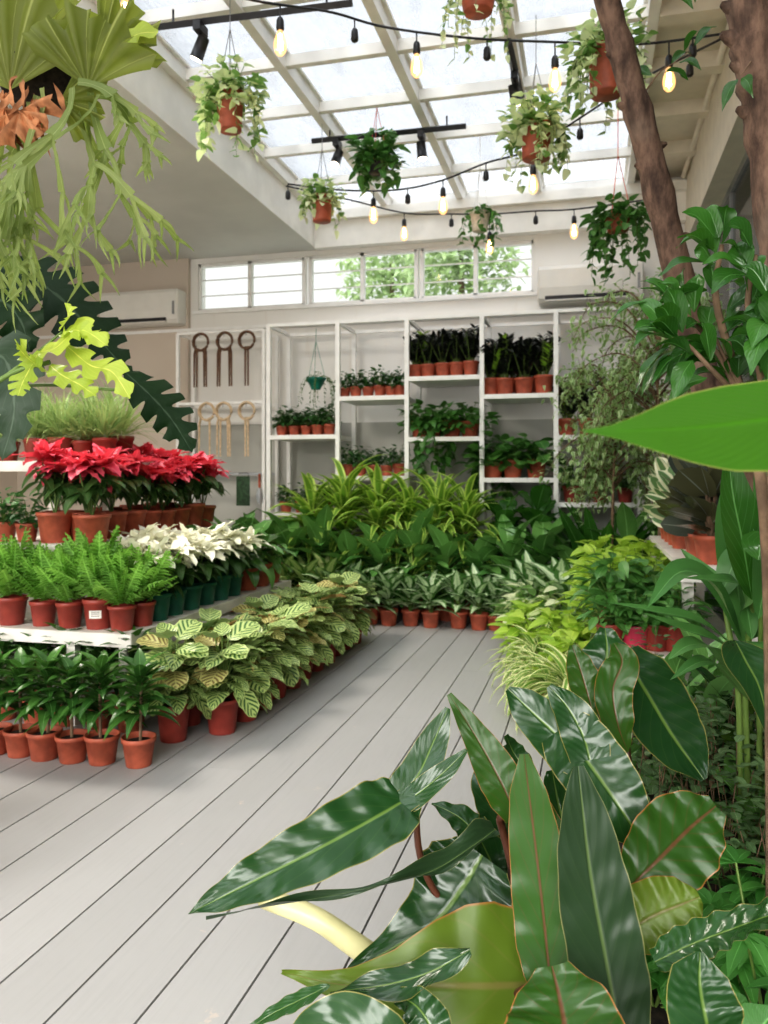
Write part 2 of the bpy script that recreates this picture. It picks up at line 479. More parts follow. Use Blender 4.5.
def blade(mb, pts, hw, prof='long', nrm=None, nu=24, nv=6, fold=.15, wave=0., wf=3, tint=None, mi=0, lob=0, lobd=0, sweep=0, curl=0., asym=1.0, w2=None, quilt=0., qn=10):
    """a leaf whose midrib runs through 3-D points; nrm = the way the upper side faces"""
    C = crom(pts, nu); t = np.linspace(0, 1, nu + 1)
    h = (np.interp(t, np.linspace(0, 1, len(prof)), prof) if isinstance(prof, (list, tuple)) else PR[prof](t)) * hw
    if lob: h = h * (1 - lobd * np.clip(np.cos(2 * PI * lob * t), 0, 1) ** .8)
    V = []; UVs = []
    p0 = rng.rand() * 6
    N0 = np.array(nrm if nrm is not None else (0, 0, 1), float)
    for i in range(nu + 1):
        T = C[min(nu, i + 1)] - C[max(0, i - 1)]; T /= np.linalg.norm(T) + 1e-9
        S = np.cross(T, N0); S /= np.linalg.norm(S) + 1e-9
        N = np.cross(S, T)
        for j in range(nv + 1):
            s = -1 + 2 * j / nv
            k = h[i] * (asym if s < 0 else 1)
            off = abs(s) * k * math.sin(fold) + curl * k * s * s + wave * hw * math.sin(t[i] * wf * 2 * PI + p0 + (1.4 if s > 0 else 0)) * abs(s) ** 1.5
            if quilt: off += quilt * hw * math.sin(2 * PI * (t[i] * qn - abs(s) * .9)) * abs(s) * (1 - abs(s)) * 4 * min(1, k / (hw * .6 + 1e-9))
            V.append(C[i] + S * s * k * math.cos(fold) + N * off + T * sweep * abs(s) * k); UVs.append(((s + 1) / 2, t[i]))
    mb.add(V, grid_faces(nu, nv), UVs, tint, mi)


# ------------------------------------------------------------------ pots and plants
def pot_mb(r, h, lip=.012, taper=.74, n=24):
    mb = MB()
    mb.lathe([(0, 0), (r * taper, 0), (r * taper * 1.02, .004), (r * .95, h - lip * 1.6), (r * 1.02, h - lip * 1.5), (r * 1.04, h - .001), (r * .99, h), (r * .95, h - .003), (r * .93, h - .02), (0, h - .02)], n)
    return mb


def soil_mb(r, h):
    mb = MB(); mb.lathe([(r * .93, h - .022), (r * .6, h - .016), (r * .2, h - .012), (0, h - .014)], 16); return mb


def rand(a, b): return a + (b - a) * rng.rand()


def fol_dracaena(h0, H, S=1.):
    mb = MB(); st = MB()
    ns = 1
    for q in range(ns):
        bx, by = rand(-.01, .01), rand(-.01, .01)
        st.tube([(bx, by, h0 - .02), (bx * 1.5, by, h0 + H * .65)], .006)
        for i in range(46):
            f = i / 46; z = h0 + H * (.22 + .56 * f)
            leaf(mb, (bx, by, z), i * 2.4 + rand(-.2, .2), rand(.1, .55) + .75 * f ** 1.3, rand(.15, .195) * (1 - .3 * f), rand(.044, .056), 'lance', 7, 2, rand(.9, 1.6) * (1 - .35 * f), .3)
    return mb, st


def fol_fern(h0, H, nf=38):
    mb = MB()
    for i in range(nf):
        az = i * 2.4 + rand(-.3, .3); el = rand(1.1, 1.6) if i > 9 else rand(.7, 1.15); Lf = H * rand(.75, 1.08)
        n = 17; bend = rand(-.1, .7)
        a = el; p = np.array((0, 0, h0 - .02)); st = Lf / n
        ca, sa = math.cos(az), math.sin(az)
        side = np.array((ca, sa, 0)); tw = rand(-.9, .9); tt = rng.rand()
        for k in range(n + 1):
            d = np.array((-sa * math.cos(a), ca * math.cos(a), math.sin(a))); p = p + d * st; a -= bend / n
            if k < 2: continue
            f = k / n; w = Lf * rand(.13, .2) * min(1, f * 3.2 + .2) * (1 - f ** 4 * .8)
            nn = np.cross(side, d); sd = side * math.cos(tw) + nn * math.sin(tw)
            for sg in (-1, 1):
                e = p + sd * sg * w + d * w * .28 - nn * w * (.0 + .7 * rng.rand())
                b1 = p - d * st * .42; b2 = p + d * st * .5; m1 = (p + e) / 2 + d * st * .48 + nn * w * .1; m0 = (p + e) / 2 - d * st * .42 + nn * w * .1
                mb.add([b1, b2, m0, m1, e], [(0, 2, 3, 1), (2, 4, 3)], [(.5, 0), (.5, .1), (.4, .5), (.6, .5), (.5, 1)], tt * .6 + .4 * f * rng.rand())
    return mb, None


def fol_calathea(h0, H, n=42, R=.14):
    mb = MB(); st = MB()
    for i in range(n):
        f = i / n; az = i * 2.4 + rand(-.3, .3); r = R * rand(.5, 1.) * (1 - .55 * f)
        z = h0 + H * (.10 + .8 * f) * rand(.85, 1.1)
        p = np.array((-math.sin(az) * r * .55, math.cos(az) * r * .55, z))
        leaf(mb, p, az, rand(-.75, -.05) + .8 * f, rand(.12, .165), rand(.088, .112), 'ellip' if i % 2 else 'ovate', 8, 4, rand(.2, .8), .12, .04, rand(-.4, .4), mi=1 if (rng.rand() < .13) else 0)
        st.tube([(0, 0, h0 - .02), (p[0] * .4, p[1] * .4, (h0 + z) / 2), tuple(p)], .0025, 5, False)
    return mb, st


def fol_rosette(h0, H, n=18, Ll=.2, W=.07, prof='lance', e0=.35, e1=1.35, bend=.8, fold=.25, stem=True, nu=8, spread=.02, wave=.02, zp=1.0, rr=.3):
    mb = MB(); st = MB()
    for i in range(n):
        f = (i + .5) / n; az = i * 2.4 + rand(-.35, .35)
        z = h0 + (H - Ll * .6) * f ** zp * rand(.75, 1.1) * .85
        p = np.array((-math.sin(az) * spread, math.cos(az) * spread, max(h0, z)))
        leaf(mb, p, az, e0 + (e1 - e0) * f + rand(-.15, .15), Ll * rand(.8, 1.12), W * rand(.85, 1.12), prof, nu, 4, bend * rand(.6, 1.3), fold, wave, rand(-rr, rr))
        if stem: st.tube([(0, 0, h0 - .02), tuple(p)], .004, 5, False)
    return mb, (st if stem else None)


def fol_bracts(h0, H, heads=4, Lb=.115, spread=.075):
    mb = MB(); st = MB()
    for q in range(heads):
        a0 = q * 2 * PI / heads + rand(-.4, .4); R = spread * rand(.55, 1.2) * (0 if (heads > 3 and q == 0) else 1)
        p = np.array((math.cos(a0) * R, math.sin(a0) * R, h0 + H * rand(.68, .9)))
        st.tube([(0, 0, h0 - .02), (p[0] * .6, p[1] * .6, h0 + H * .4), tuple(p)], .004, 6, False)
        for i in range(13):
            f = i / 13
            leaf(mb, p + np.array((0, 0, .018 * f)), i * 2.4 + rand(-.2, .2), rand(-.4, .5) + .95 * f, Lb * rand(.7, 1.15) * (1 - .4 * f), Lb * .52 * rand(.9, 1.1) * (1 - .3 * f), 'ovate', 7, 4, rand(.4, 1.1), .28, .06, rand(-.4, .4))
        for i in range(6):
            leaf(mb, p - np.array((0, 0, rand(.03, .1))), i * 1.05 + rand(-.3, .3), rand(-.5, .2), Lb * .85, Lb * .42, 'ovate', 6, 4, .8, .2, mi=1)
    return mb, st


def fol_zz(h0, H, n=13):
    mb = MB(); st = MB()
    for i in range(n):
        az = i * 2.4; tilt = rand(.05, .6); Ls = H * rand(.7, 1.05)
        d = np.array((-math.sin(az) * math.sin(tilt), math.cos(az) * math.sin(tilt), math.cos(tilt)))
        b = np.array((-math.sin(az) * .02, math.cos(az) * .02, h0 - .01)); side = np.array((math.cos(az), math.sin(az), 0))
        new = i == 2
        st.tube([tuple(b), tuple(b + d * Ls)], [.005, .002], 5, False)
        for k in range(2, 13):
            p = b + d * Ls * k / 12
            for sg in (-1, 1):
                leaf(mb, p, math.atan2(-(side[0] * sg), side[1] * sg), rand(.5, .9), rand(.055, .075), .034, 'lance', 4, 2, .4, .2, 0, rand(-.5, .5), mi=1 if new else 0)
    return mb, st


def fol_cluster(h0, R, Hh, n=70, Ll=.05, W=.045, prof='heart', drop=0., nu=5, bend=.6, nv=2, low=.0, wave=0.):
    """a bushy dome of leaves"""
    mb = MB(); st = MB()
    for i in range(n):
        az = rng.rand() * 2 * PI; f = rng.rand() ** .6
        th = math.acos(1 - rng.rand() * (1 + low))
        p = np.array((math.cos(az) * math.sin(th) * R * f, math.sin(az) * math.sin(th) * R * f, h0 + max(math.cos(th) * Hh * f, -.5 * h0 - drop)))
        leaf(mb, p, az - PI / 2 + rand(-.6, .6), rand(-.5, .7), Ll * rand(.7, 1.15), W * rand(.8, 1.15), prof, nu, nv, bend, .2, wave, rand(-.5, .5))
        if i % 4 == 0: st.tube([(0, 0, h0 - .02), tuple(p)], .0018, 4, False)
    return mb, st


def add_vines(mb, st, h0, R, n, Lmin, Lmax, leafL=.045, W=.038, gap=.035, mi=0):
    for i in range(n):
        az = rng.rand() * 2 * PI; LL = rand(Lmin, Lmax)
        p = np.array((math.cos(az) * R * .9, math.sin(az) * R * .9, h0 + .02)); pts = [np.array((0, 0, h0)), p.copy()]
        d = np.array((math.cos(az) * .8, math.sin(az) * .8, .2)); l = 0
        while l < LL:
            d = d * .75 + np.array((rand(-.15, .15), rand(-.15, .15), -.5)); d /= np.linalg.norm(d) * 1.0
            p = p + d * gap; l += gap; pts.append(p.copy())
            leaf(mb, p, rng.rand() * 2 * PI, rand(-1.1, .1), leafL * rand(.65, 1.15), W * rand(.7, 1.1), 'heart', 5, 2, .4, .2, 0, rand(-.6, .6), mi=mi)
        st.tube(pts, .0014, 4, False)


SP = {}


def proto(key, name, pot, r, h, gen, mats, cat='plant', variants=2, stem_mat='stem', pname='pot', sticker=False):
    SP[key] = dict(name=name, pot=pot, r=r, h=h, gen=gen, mats=mats, cat=cat, nv=variants, roots=[], stem=stem_mat, sticker=sticker, count=0)


def _make(S):
    root = thing(S['name'], 'x', S['cat'])
    if S['pot']:
        pot_mb(S['r'], S['h']).build('pot', S['pot'], root)
        soil_mb(S['r'], S['h']).build('soil', 'soil', root, smooth=False)
    mb, st = S['gen'](S['h'])
    mb.build('foliage', S['mats'], root)
    if st is not None: st.build('stem', S['stem'], root)
    return root


def dup(root):
    r = root.copy(); col.objects.link(r)
    for ch in list(root.children):
        c = ch.copy(); col.objects.link(c); c.parent = r
        for g in list(ch.children):
            d = g.copy(); col.objects.link(d); d.parent = c
    return r


def put(key, loc, label, group, rz=None, sc=1.0, pot=None):
    S = SP[key]; i = S['count']; S['count'] += 1
    if len(S['roots']) < S['nv']:
        o = _make(S); S['roots'].append(o)
    else:
        o = dup(S['roots'][i % S['nv']])
    o.location = loc; o.rotation_euler = (0, 0, rng.rand() * 6.28 if rz is None else rz)
    o.scale = (sc, sc, sc * rand(.94, 1.06))
    o['label'] = label; o['group'] = group
    if pot:
        for ch in o.children:
            if ch.name.startswith('pot'):
                ch.data = ch.data.copy(); ch.data.materials[0] = M[pot]
    return o


ORD = ['first', 'second', 'third', 'fourth', 'fifth', 'sixth', 'seventh', 'eighth', 'ninth', 'tenth', 'eleventh', 'twelfth', 'thirteenth', 'fourteenth', 'fifteenth', 'sixteenth', 'seventeenth', 'eighteenth']


def row(key, locs, fmt, group, sc=(.92, 1.08), pot=None):
    out = []
    for i, p in enumerate(locs):
        out.append(put(key, p, fmt.format(ORD[i]), group, sc=rand(*sc), pot=pot))
    return out


# ================================================================== ROOM
YB = 6.95      # back wall
XL, XR = -5.6, .75
XS = -2.42     # edge of the lower ceiling
ZC, ZR = 3.14, 3.50

# floor planks
mb = MB(); sp = .1693; x = -1.0175 - 28 * sp
for i in range(60):
    x0 = x + i * sp
    ys = [-2.5, rand(-1.5, 1.2), rand(2.4, 4.4), 7.2]
    for a, b in zip(ys[:-1], ys[1:]):
        mb.box(x0 + .0028, x0 + sp - .0028, a + .0006, b - .0006, -.03, 0)
fl = mb.build('floor', 'deck', smooth=False); struct(fl, 'grey painted deck boards running towards the back wall')
mb = MB(); mb.box(-6, 4.5, -2.5, 7.2, -.06, -.028)
struct(mb.build('trim_1', 'black_metal', smooth=False), 'dark ground showing in the deck gaps')

# back wall with the window band
WX0, WX1, WZ0, WZ1 = -3.62, -.47, 2.64, 3.09
mb = MB()
mb.box(XL, XR + 2.2, YB, YB + .15, 0, WZ0); mb.box(XL, WX0, YB, YB + .15, WZ0, 3.75); mb.box(WX1, XR + 2.2, YB, YB + .15, WZ0, 3.75)
mb.box(WX0, WX1, YB, YB + .15, WZ1, 3.75)
struct(mb.build('wall_back', 'wall_white', smooth=False), 'white painted back wall with a band of high windows')
mb = MB(); mb.box(XL, -3.70, YB - .05, YB - .001, 0, ZC)  # beige-coloured facing on the left part of the wall
struct(mb.build('wall_back_recess', 'wall_beige', smooth=False), 'beige stretch of back wall behind the red plants')
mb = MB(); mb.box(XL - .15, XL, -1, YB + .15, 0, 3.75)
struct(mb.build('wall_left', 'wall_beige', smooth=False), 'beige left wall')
# ledge under windows
mb = MB(); mb.box(XL + .1, XR, YB - .06, YB - .001, 2.44, 2.47); mb.box(WX0 - .05, WX1 + .03, YB - .03, YB - .001, WZ0 - .03, WZ0)
struct(mb.build('trim_2', 'white_paint', smooth=False), 'narrow white ledge along the back wall')
mb = MB(); mb.box(-3.72, .35, YB - .03, YB - .001, .0, 1.55)  # shadow on the wall behind the lower shelves, put in as a grey sheet
struct(mb.build('wall_back_shade', plain('painted_shade_grey', (.50, .50, .46), .7, var=.06, scale=2), smooth=False), 'grey sheet standing in for shade behind the lower shelves')
# lower ceiling slab and its edge, wall top beam
mb = MB(); mb.box(XL - .15, XS, -1.2, YB + .15, ZC, 3.75)
struct(mb.build('ceiling', 'ceiling_paint', smooth=False), 'low grey white ceiling slab on the left')
mb = MB(); mb.box(XS, XS + .006, -1.2, YB, ZC, ZR + .06)
struct(mb.build('trim_3', 'roof_white', smooth=False), 'white vertical edge of the ceiling slab')
mb = MB(); mb.box(XS, XR, YB - .10, YB - .002, 3.13, 3.42); mb.box(XS, XR, YB - .16, YB - .1, 3.36, 3.44)
struct(mb.build('trim_4', 'roof_white', smooth=False), 'white beam above the high windows')
mb = MB(); mb.box(XL, 1.2, -4.5, -1.2, 3.55, 3.7)  # unseen slab added to keep the sun off the near plants and deck
struct(mb.build('rear_shade_slab', 'ceiling_paint', smooth=False), 'unseen slab added behind the camera to shade the foreground')
# right beam
mb = MB(); mb.box(XR, XR + .17, -1.2, YB, 2.95, 3.75)
struct(mb.build('wall_right_beam', 'beige_panel', smooth=False), 'cream beam along the right side above the glass')
mb = MB(); mb.tube([(XR - .03, -1, ZR - .05), (XR - .03, YB - .2, ZR - .05)], .018)
struct(mb.build('trim_5', 'beige_panel'), 'cream pipe under the roof edge')
# column at the right end of back wall
mb = MB(); mb.box(XR - .12, XR + .17, YB - .22, YB, 0, 2.95)
struct(mb.build('wall_right_column', 'wall_white', smooth=False), 'white column in the right back corner')

# windows in the back wall
n = 0
edges = [WX0, -3.10, -2.56, -2.50, -2.00, -1.50, -1.45, -.97, WX1]
pairs = [(WX0, -3.10, -2.56), (-2.50, -2.00, -1.50), (-1.45, -.97, WX1)]
for q, (a, m, b) in enumerate(pairs):
    root = bpy.data.objects.new('window_%d' % (q + 1), None); col.objects.link(root); root.location = ((a + b) / 2, YB + .05, WZ0)
    struct(root, ['high louvred window nearest the left air conditioner', 'middle high louvred window', 'high louvred window with trees behind it'][q])
    ox, oy, oz = root.location
    mb = MB()
    for xx in (a, m, b - .0): mb.box(xx - .018 - ox, xx + .018 - ox, -.03, .03, 0, WZ1 - WZ0)
    mb.box(a - ox, b - ox, -.03, .03, 0, .025); mb.box(a - ox, b - ox, -.03, .03, WZ1 - WZ0 - .025, WZ1 - WZ0)
    mb.build('frame', 'white_paint' if q else 'white_paint', root, False)
    mb = MB()
    for zz in (.15, .3): mb.box(a - ox, b - ox, -.012, .012, zz - .004, zz + .004)
    mb.build('louvre_rail', 'white_paint', root, False)
    mb = MB(); mb.box(a - ox + .01, b - ox - .01, -.003, .003, .01, WZ1 - WZ0 - .01)
    mb.build('pane', 'window_glass', root, False)

# glass roof
root = bpy.data.objects.new('window_4', None); col.objects.link(root); root.location = (-1, 3, ZR); struct(root, 'dusty glass roof over the aisle')
ox, oy, oz = root.location
XG = .32
mb = MB()
for xx in (XS + .03, -1.75, -1.08, -.42, XG):
    mb.box(xx - .028 - ox, xx + .028 - ox, -1 - oy, YB - oy, -.06, .03)
    mb.box(xx - .05 - ox, xx + .05 - ox, -1 - oy, YB - oy, .03, .045)
mb.build('rafter', 'roof_white', root, False)
mb = MB(); y = 7.0 - .05; ys = [6.25, 5.6, 5.0, 4.4, 3.8, 3.2, 2.6, 2.0, 1.4, .8]
for y in ys: mb.box(XS - ox, XG - ox, y - .022 - oy, y + .022 - oy, -.045, .02)
mb.build('purlin', 'roof_white', root, False)
mb = MB(); mb.box(XS - ox, XG - ox, -1 - oy, YB - oy, .05, .056)
mb.build('pane', 'roof_glass', root, False)
# opaque strip of roof on the right
mb = MB(); mb.box(XG + .02, XR + .17, -1.2, YB, ZR + .02, ZR + .06)
struct(mb.build('ceiling_panel', 'beige_panel', smooth=False), 'cream roof sheet on the right side')
mb = MB()
for y in ys: mb.box(XG + .03, XR, y - .05, y + .05, ZR - .07, ZR + .02)
struct(mb.build('trim_6', 'beige_panel', smooth=False), 'cream cross beams under the roof sheet')

# right glass wall
root = bpy.data.objects.new('window_5', None); col.objects.link(root); root.location = (.9, 3, 0); struct(root, 'tall glazed wall on the right side')
mb = MB()
for y in (.9, 2.0, 3.05, 4.1, 4.55, 5.6, 6.7): mb.box(-.02, .02, y - 3 - .02, y - 3 + .02, 0, 2.95)
mb.box(-.02, .02, -3, 3.7, 2.9, 2.95); mb.box(-.02, .02, -3, 3.7, 0, .08)
mb.build('frame', 'grey_metal', root, False)
mb = MB(); mb.box(-.004, .004, -3, 3.7, .05, 2.93); mb.build('pane', 'side_glass', root, False)
mb = MB(); mb.box(2.75, 2.95, -1, 7, 0, 3.5); struct(mb.build('wall_right', 'wall_beige', smooth=False), 'wall of the room beyond the glass')
mb = MB(); mb.box(.94, 2.9, -1.2, 7, 3.2, 3.3); struct(mb.build('ceiling_beyond', 'ceiling_paint', smooth=False), 'ceiling of the room beyond the glass')

# outside: ground and trees behind the windows
mb = MB(); mb.box(-14, 14, 7.2, 24, -.3, -.1)
struct(mb.build('ground', plain('outdoor_ground', (.35, .36, .32), .9), smooth=False), 'paved ground behind the building')
for i, (x, y, zt, R) in enumerate([(-3.6, 14.5, 5.2, 1.0), (-1.9, 12.0, 4.7, .95), (.1, 11.5, 4.6, .95)]):
    root = thing('tree', ['pale tree seen through the middle high window', 'leafy tree seen through the right high window', 'rounded tree at the far right end of the high windows'][i], 'tree', (x, y, -.1), 'trees outside the windows')
    mb = MB()
    for k in range(1500):
        d = rng.randn(3); d /= np.linalg.norm(d); d *= R * rng.rand() ** .4
        leaf(mb, (d[0], d[1], zt - .3 + d[2] * 1.1), rng.rand() * 6.28, rand(-.8, .8), .2, .09, 'lance', 3, 2, .5, .2)
    mb.build('crown', 'outside_tree', root)
    mb = MB(); mb.tube([(0, 0, 0), (.05, 0, zt * .5), (0, .05, zt)], [.12, .09, .03]); mb.build('trunk', 'bark', root)


# ================================================================== AIR CONDITIONERS
def aircon(x0, x1, z0, z1, label):
    root = thing('air_conditioner', label, 'air conditioner', ((x0 + x1) / 2, YB - .01, z0), 'wall air conditioners')
    hw = (x1 - x0) / 2; h = z1 - z0
    prof = [(0, 0), (-.17, .0), (-.20, .035), (-.215, .12), (-.21, h - .03), (-.19, h), (0, h)]
    V = []; k = len(prof)
    xs = [-hw, -hw + .012, hw - .012, hw]
    for xi, xx in enumerate(xs):
        sc = .94 if xi in (0, 3) else 1
        for (a, b) in prof: V.append((xx, a * sc, h / 2 + (b - h / 2) * (sc)))
    Fc = [(i * k + j, i * k + (j + 1) % k, (i + 1) * k + (j + 1) % k, (i + 1) * k + j) for i in range(3) for j in range(k)]
    Fc += [tuple(range(k)), tuple(reversed(range(3 * k, 4 * k)))]
    mb = MB(); mb.add(V, Fc); mb.build('casing', 'ac_plastic', root, False)
    mb = MB(); mb.box(-hw + .06, hw - .12, -.213, -.16, .022, .052); mb.build('outlet', 'black_metal', root, False)
    mb = MB(); mb.box(-hw + .06, hw - .12, -.225, -.19, .008, .018); mb.build('louvre', 'ac_plastic', root, False)
    mb = MB(); mb.box(hw - .05, hw - .03, -.219, -.205, .08, .2); mb.build('indicator_panel', 'grey_metal', root, False)


aircon(-4.55, -3.72, 2.50, 2.82, 'white wall air conditioner beside the hoops, at the left end')
aircon(-.42, .42, 2.50, 2.80, 'white wall air conditioner above the weeping fig tree')

# ================================================================== SHELVING
YF, YK = 6.35, 6.82
px_posts = [269, 338, 407, 482, 556, 640]
PXs = [UY(p, 478, YF).x for p in px_posts]
bt = .018


def zz(px, py, Y=YF): return UY(px, py, Y).z


SH = thing('shelving_unit', 'tall white open metal shelving with stepped decks against back wall', 'shelf', (PXs[0], YF, 0))
ztop = 2.36
bays = [(0, [437, 515]), (1, [398, 478]), (2, [378, 439]), (3, [396, 480]), (4, [437, 505])]
for i, xx in enumerate(PXs):
    x = xx - PXs[0]
    for y in (0, YK - YF):
        mb = MB(); mb.box(x - bt, x + bt, y - bt, y + bt, 0, ztop); mb.build('post', 'white_paint', SH, False)
mb = MB()
for y in (0, YK - YF): mb.box(0, PXs[-1] - PXs[0], y - .014, y + .014, ztop - .028, ztop)
mb.build('top_rail', 'white_paint', SH, False)
for i, xx in enumerate(PXs):
    x = xx - PXs[0]; mb = MB(); mb.box(x - .014, x + .014, 0, YK - YF, ztop - .028, ztop - .001); mb.build('cross_rail', 'white_paint', SH, False)
DECK = {}
for b, dl in bays:
    xa, xb = PXs[b] - PXs[0], PXs[b + 1] - PXs[0]
    for k, py in enumerate(dl):
        pxm = (px_posts[b] + px_posts[b + 1]) / 2
        z = zz(pxm, py); DECK[(b, k)] = z + .018
        mb = MB(); mb.box(xa + bt, xb - bt, -.02, YK - YF + .01, z - .018, z + .018); mb.build('deck', 'white_paint', SH, False)

# hoop rack
YH = 6.55
hx0, hx1 = UY(178, 400, YH).x, UY(264, 400, YH).x
HR = thing('hanging_rack', 'white metal hanging rack left of the shelving', 'rack', (hx0, YH, 0))
zh = [zz(220, 332, YH), zz(220, 403, YH), zz(220, 474, YH)]
for y in (0, .3):
    for x in (0, hx1 - hx0):
        mb = MB(); mb.box(x - .014, x + .014, y - .014, y + .014, 0, zh[0]); mb.build('post', 'white_paint', HR, False)
for z in zh:
    mb = MB()
    mb.box(0, hx1 - hx0, -.012, .012, z - .012, z + .012); mb.box(0, hx1 - hx0, .29, .31, z - .012, z + .012); mb.box(-.012, .012, 0, .3, z - .012, z + .012)
    mb.build('rail', 'white_paint' if z != zh[2] else 'grey_metal', HR, False)


def hoop(px, ztop, r, legs, mat, label, name, cat, Lg=.42, grp=None):
    p = UY(px, 400, YH - .02)
    root = thing(name, label, cat, (p.x, YH - .03, ztop), grp)
    mb = MB(); ring = [(r * math.cos(a), 0, -r * .75 + r * math.sin(a)) for a in np.linspace(0, 2 * PI, 25)]
    mb.tube(ring, .011, 7, False); mb.tube([(x * .9, .012, z - .004) for x, _, z in ring], .009, 7, False); mb.build('ring', mat, root)
    for x in legs:
        mb = MB(); mb.tube([(x * .8, .004, -r * 1.5), (x, .0, -r * 2.2), (x * 1.05, 0, -Lg)], [.011, .010, .007], 6); mb.build('rod', mat, root)
    mb = MB(); mb.tube([(0, 0, .01), (0, -.012, .012), (0, -.012, -.02)], .003, 5); mb.build('hook', 'grey_metal', root)


for i, (px, legs) in enumerate([(201, (-.06, -.035, .035, .055)), (225, (-.065, -.045, .045, .065)), (247, (-.012, .014))]):
    hoop(px, zh[0] - .03, .075, legs, 'rattan', ['dark rattan hoop with four rods, first on the upper rail', 'dark rattan hoop with wide rods, second on the upper rail', 'dark rattan hoop with paired middle rods, third on the upper rail'][i], 'rattan_hoop', 'garden hoop', .46, 'dark hoops on the upper rail')
for i, (px, legs) in enumerate([(207, (-.07, .03)), (224, (-.06, -.03, .04, .06)), (247, (-.012, .014))]):
    hoop(px, zh[1] - .02, .075, legs, 'cane', ['pale cane hoop with two slanting rods, first on the middle rail', 'pale cane hoop with four rods, second on the middle rail', 'pale cane hoop with paired middle rods, third on the middle rail'][i], 'cane_hoop', 'garden hoop', .46, 'pale hoops on the middle rail')
# dark pouch and tool hanging on the low rail
p = UY(245, 480, YH)
root = thing('hanging_mesh_pouch', 'dark green mesh pouch hanging from the low grey rail', 'pouch', (p.x, YH - .03, zh[2]))
mb = MB(); 
V = []; 
for i in range(9):
    for j in range(7):
        a = j / 6; b = i / 8; V.append(((a - .5) * .13, -.012 * math.sin(PI * a) * math.sin(PI * b) - .01, -.02 - b * .26))
mb.add(V, grid_faces(8, 6)); mb.build('pouch_body', 'bag', root)
mb = MB(); mb.tube([(-.05, 0, -.02), (-.04, 0, .01), (.04, 0, .01), (.05, 0, -.02)], .003, 5); mb.build('strap', 'black_metal', root)
p = UY(263, 480, YH)
root = thing('hanging_hand_trowel', 'small red brown hand trowel hanging beside the shelving post', 'trowel', (p.x - .02, YH - .03, zh[2] + .0))
mb = MB(); mb.tube([(0, 0, 0), (0, 0, -.12)], .012, 8); mb.build('handle', 'terracotta', root)
mb = MB(); blade(mb, [(0, 0, -.11), (0, 0, -.2), (0, 0, -.27)], .03, 'ellip', (0, -1, 0), 8, 4, .3); mb.build('scoop', 'grey_metal', root)

# ================================================================== SPECIES
proto('dracaena', 'potted_dracaena', 'terracotta', .062, .105, lambda h: fol_dracaena(h, .30), 'dracaena', stem_mat='woody', variants=3)
proto('fern', 'potted_fern', 'red_pot', .062, .115, lambda h: fol_fern(h, .27), 'fern', variants=3)
proto('calathea', 'potted_calathea', 'red_pot', .067, .14, lambda h: fol_calathea(h, .26), ['calathea', 'calathea_y'], variants=3)
proto('aglao', 'potted_aglaonema', 'terracotta', .066, .11, lambda h: fol_rosette(h, .33, 22, .23, .098, 'lance', .35, 1.25, .9, .25), 'aglao', variants=3)
proto('aglao_y', 'potted_aglaonema', 'terracotta', .066, .11, lambda h: fol_rosette(h, .32, 24, .22, .095, 'lance', .3, 1.25, .9, .25), 'aglao_y', variants=2)
proto('dief', 'potted_dieffenbachia', 'terracotta', .09, .16, lambda h: fol_rosette(h, .66, 30, .34, .165, 'lance', .0, 1.15, .9, .2, wave=.03), 'dief', variants=3)
proto('lime', 'potted_lime_dracaena', 'terracotta', .1, .18, lambda h: fol_rosette(h, .98, 100, .44, .078, 'lance', .1, 1.4, 1.6, .25, nu=9, zp=.5), 'lime_dracaena', variants=2, stem_mat='woody')
proto('spider', 'potted_spider_plant', 'terracotta', .07, .12, lambda h: fol_rosette(h, .16, 80, .29, .034, 'strap', .1, 1.45, 2.2, .3, stem=False, nu=9, spread=.02), 'spider', variants=3)
proto('zz', 'potted_raven_plant', 'terracotta', .073, .13, lambda h: fol_zz(h, .28), ['zz', 'zz_new'], variants=3)
proto('small', 'potted_seedling', 'terracotta', .052, .09, lambda h: fol_cluster(h, .068, .15, 80, .065, .030, 'lance'), 'small', variants=3)
proto('pothos', 'potted_pothos', 'terracotta', .065, .11, lambda h: fol_cluster(h, .15, .13, 95, .075, .062, 'heart', low=.6), 'pothos', variants=3)
proto('plime', 'potted_lime_pothos', 'terracotta', .065, .11, lambda h: fol_cluster(h, .14, .18, 110, .075, .055, 'heart', low=.6), 'pothos_lime', variants=3)
proto('bushy', 'potted_foliage_plant', 'red_pot', .062, .11, lambda h: fol_cluster(h, .11, .17, 90, .085, .04, 'lance', nv=4), 'pothos', variants=3)
proto('cream', 'potted_cream_plant', 'terracotta', .065, .11, lambda h: fol_cluster(h, .12, .17, 90, .095, .04, 'lance', nv=4), 'pothos_var', variants=2)
proto('red', 'potted_red_poinsettia', 'terracotta', .082, .135, lambda h: fol_bracts(h, .27, 4, .165, .07), ['red', 'green_b'], variants=3)
proto('white', 'potted_white_poinsettia', 'green_pot', .065, .12, lambda h: fol_bracts(h, .20, 5, .155, .085), ['white_b', 'green_b'], variants=3)
proto('rush', 'potted_rush', 'red_pot', .06, .11, lambda h: fol_rosette(h, .2, 130, .24, .008, 'strap', .4, 1.5, .9, .2, stem=False, nu=5, spread=.03), 'grass', variants=2)
proto('anth', 'potted_anthurium', 'terracotta', .07, .12, lambda h: fol_rosette(h, .30, 16, .17, .10, 'heart', -.4, .9, .9, .2), 'dief', variants=2)
proto('rubber', 'potted_rubber_plant', 'terracotta', .062, .105, lambda h: fol_rosette(h, .36, 24, .17, .115, 'ellip', .2, 1.2, .2, .08, wave=0, rr=1.1), 'rubber', variants=2, stem_mat='woody')
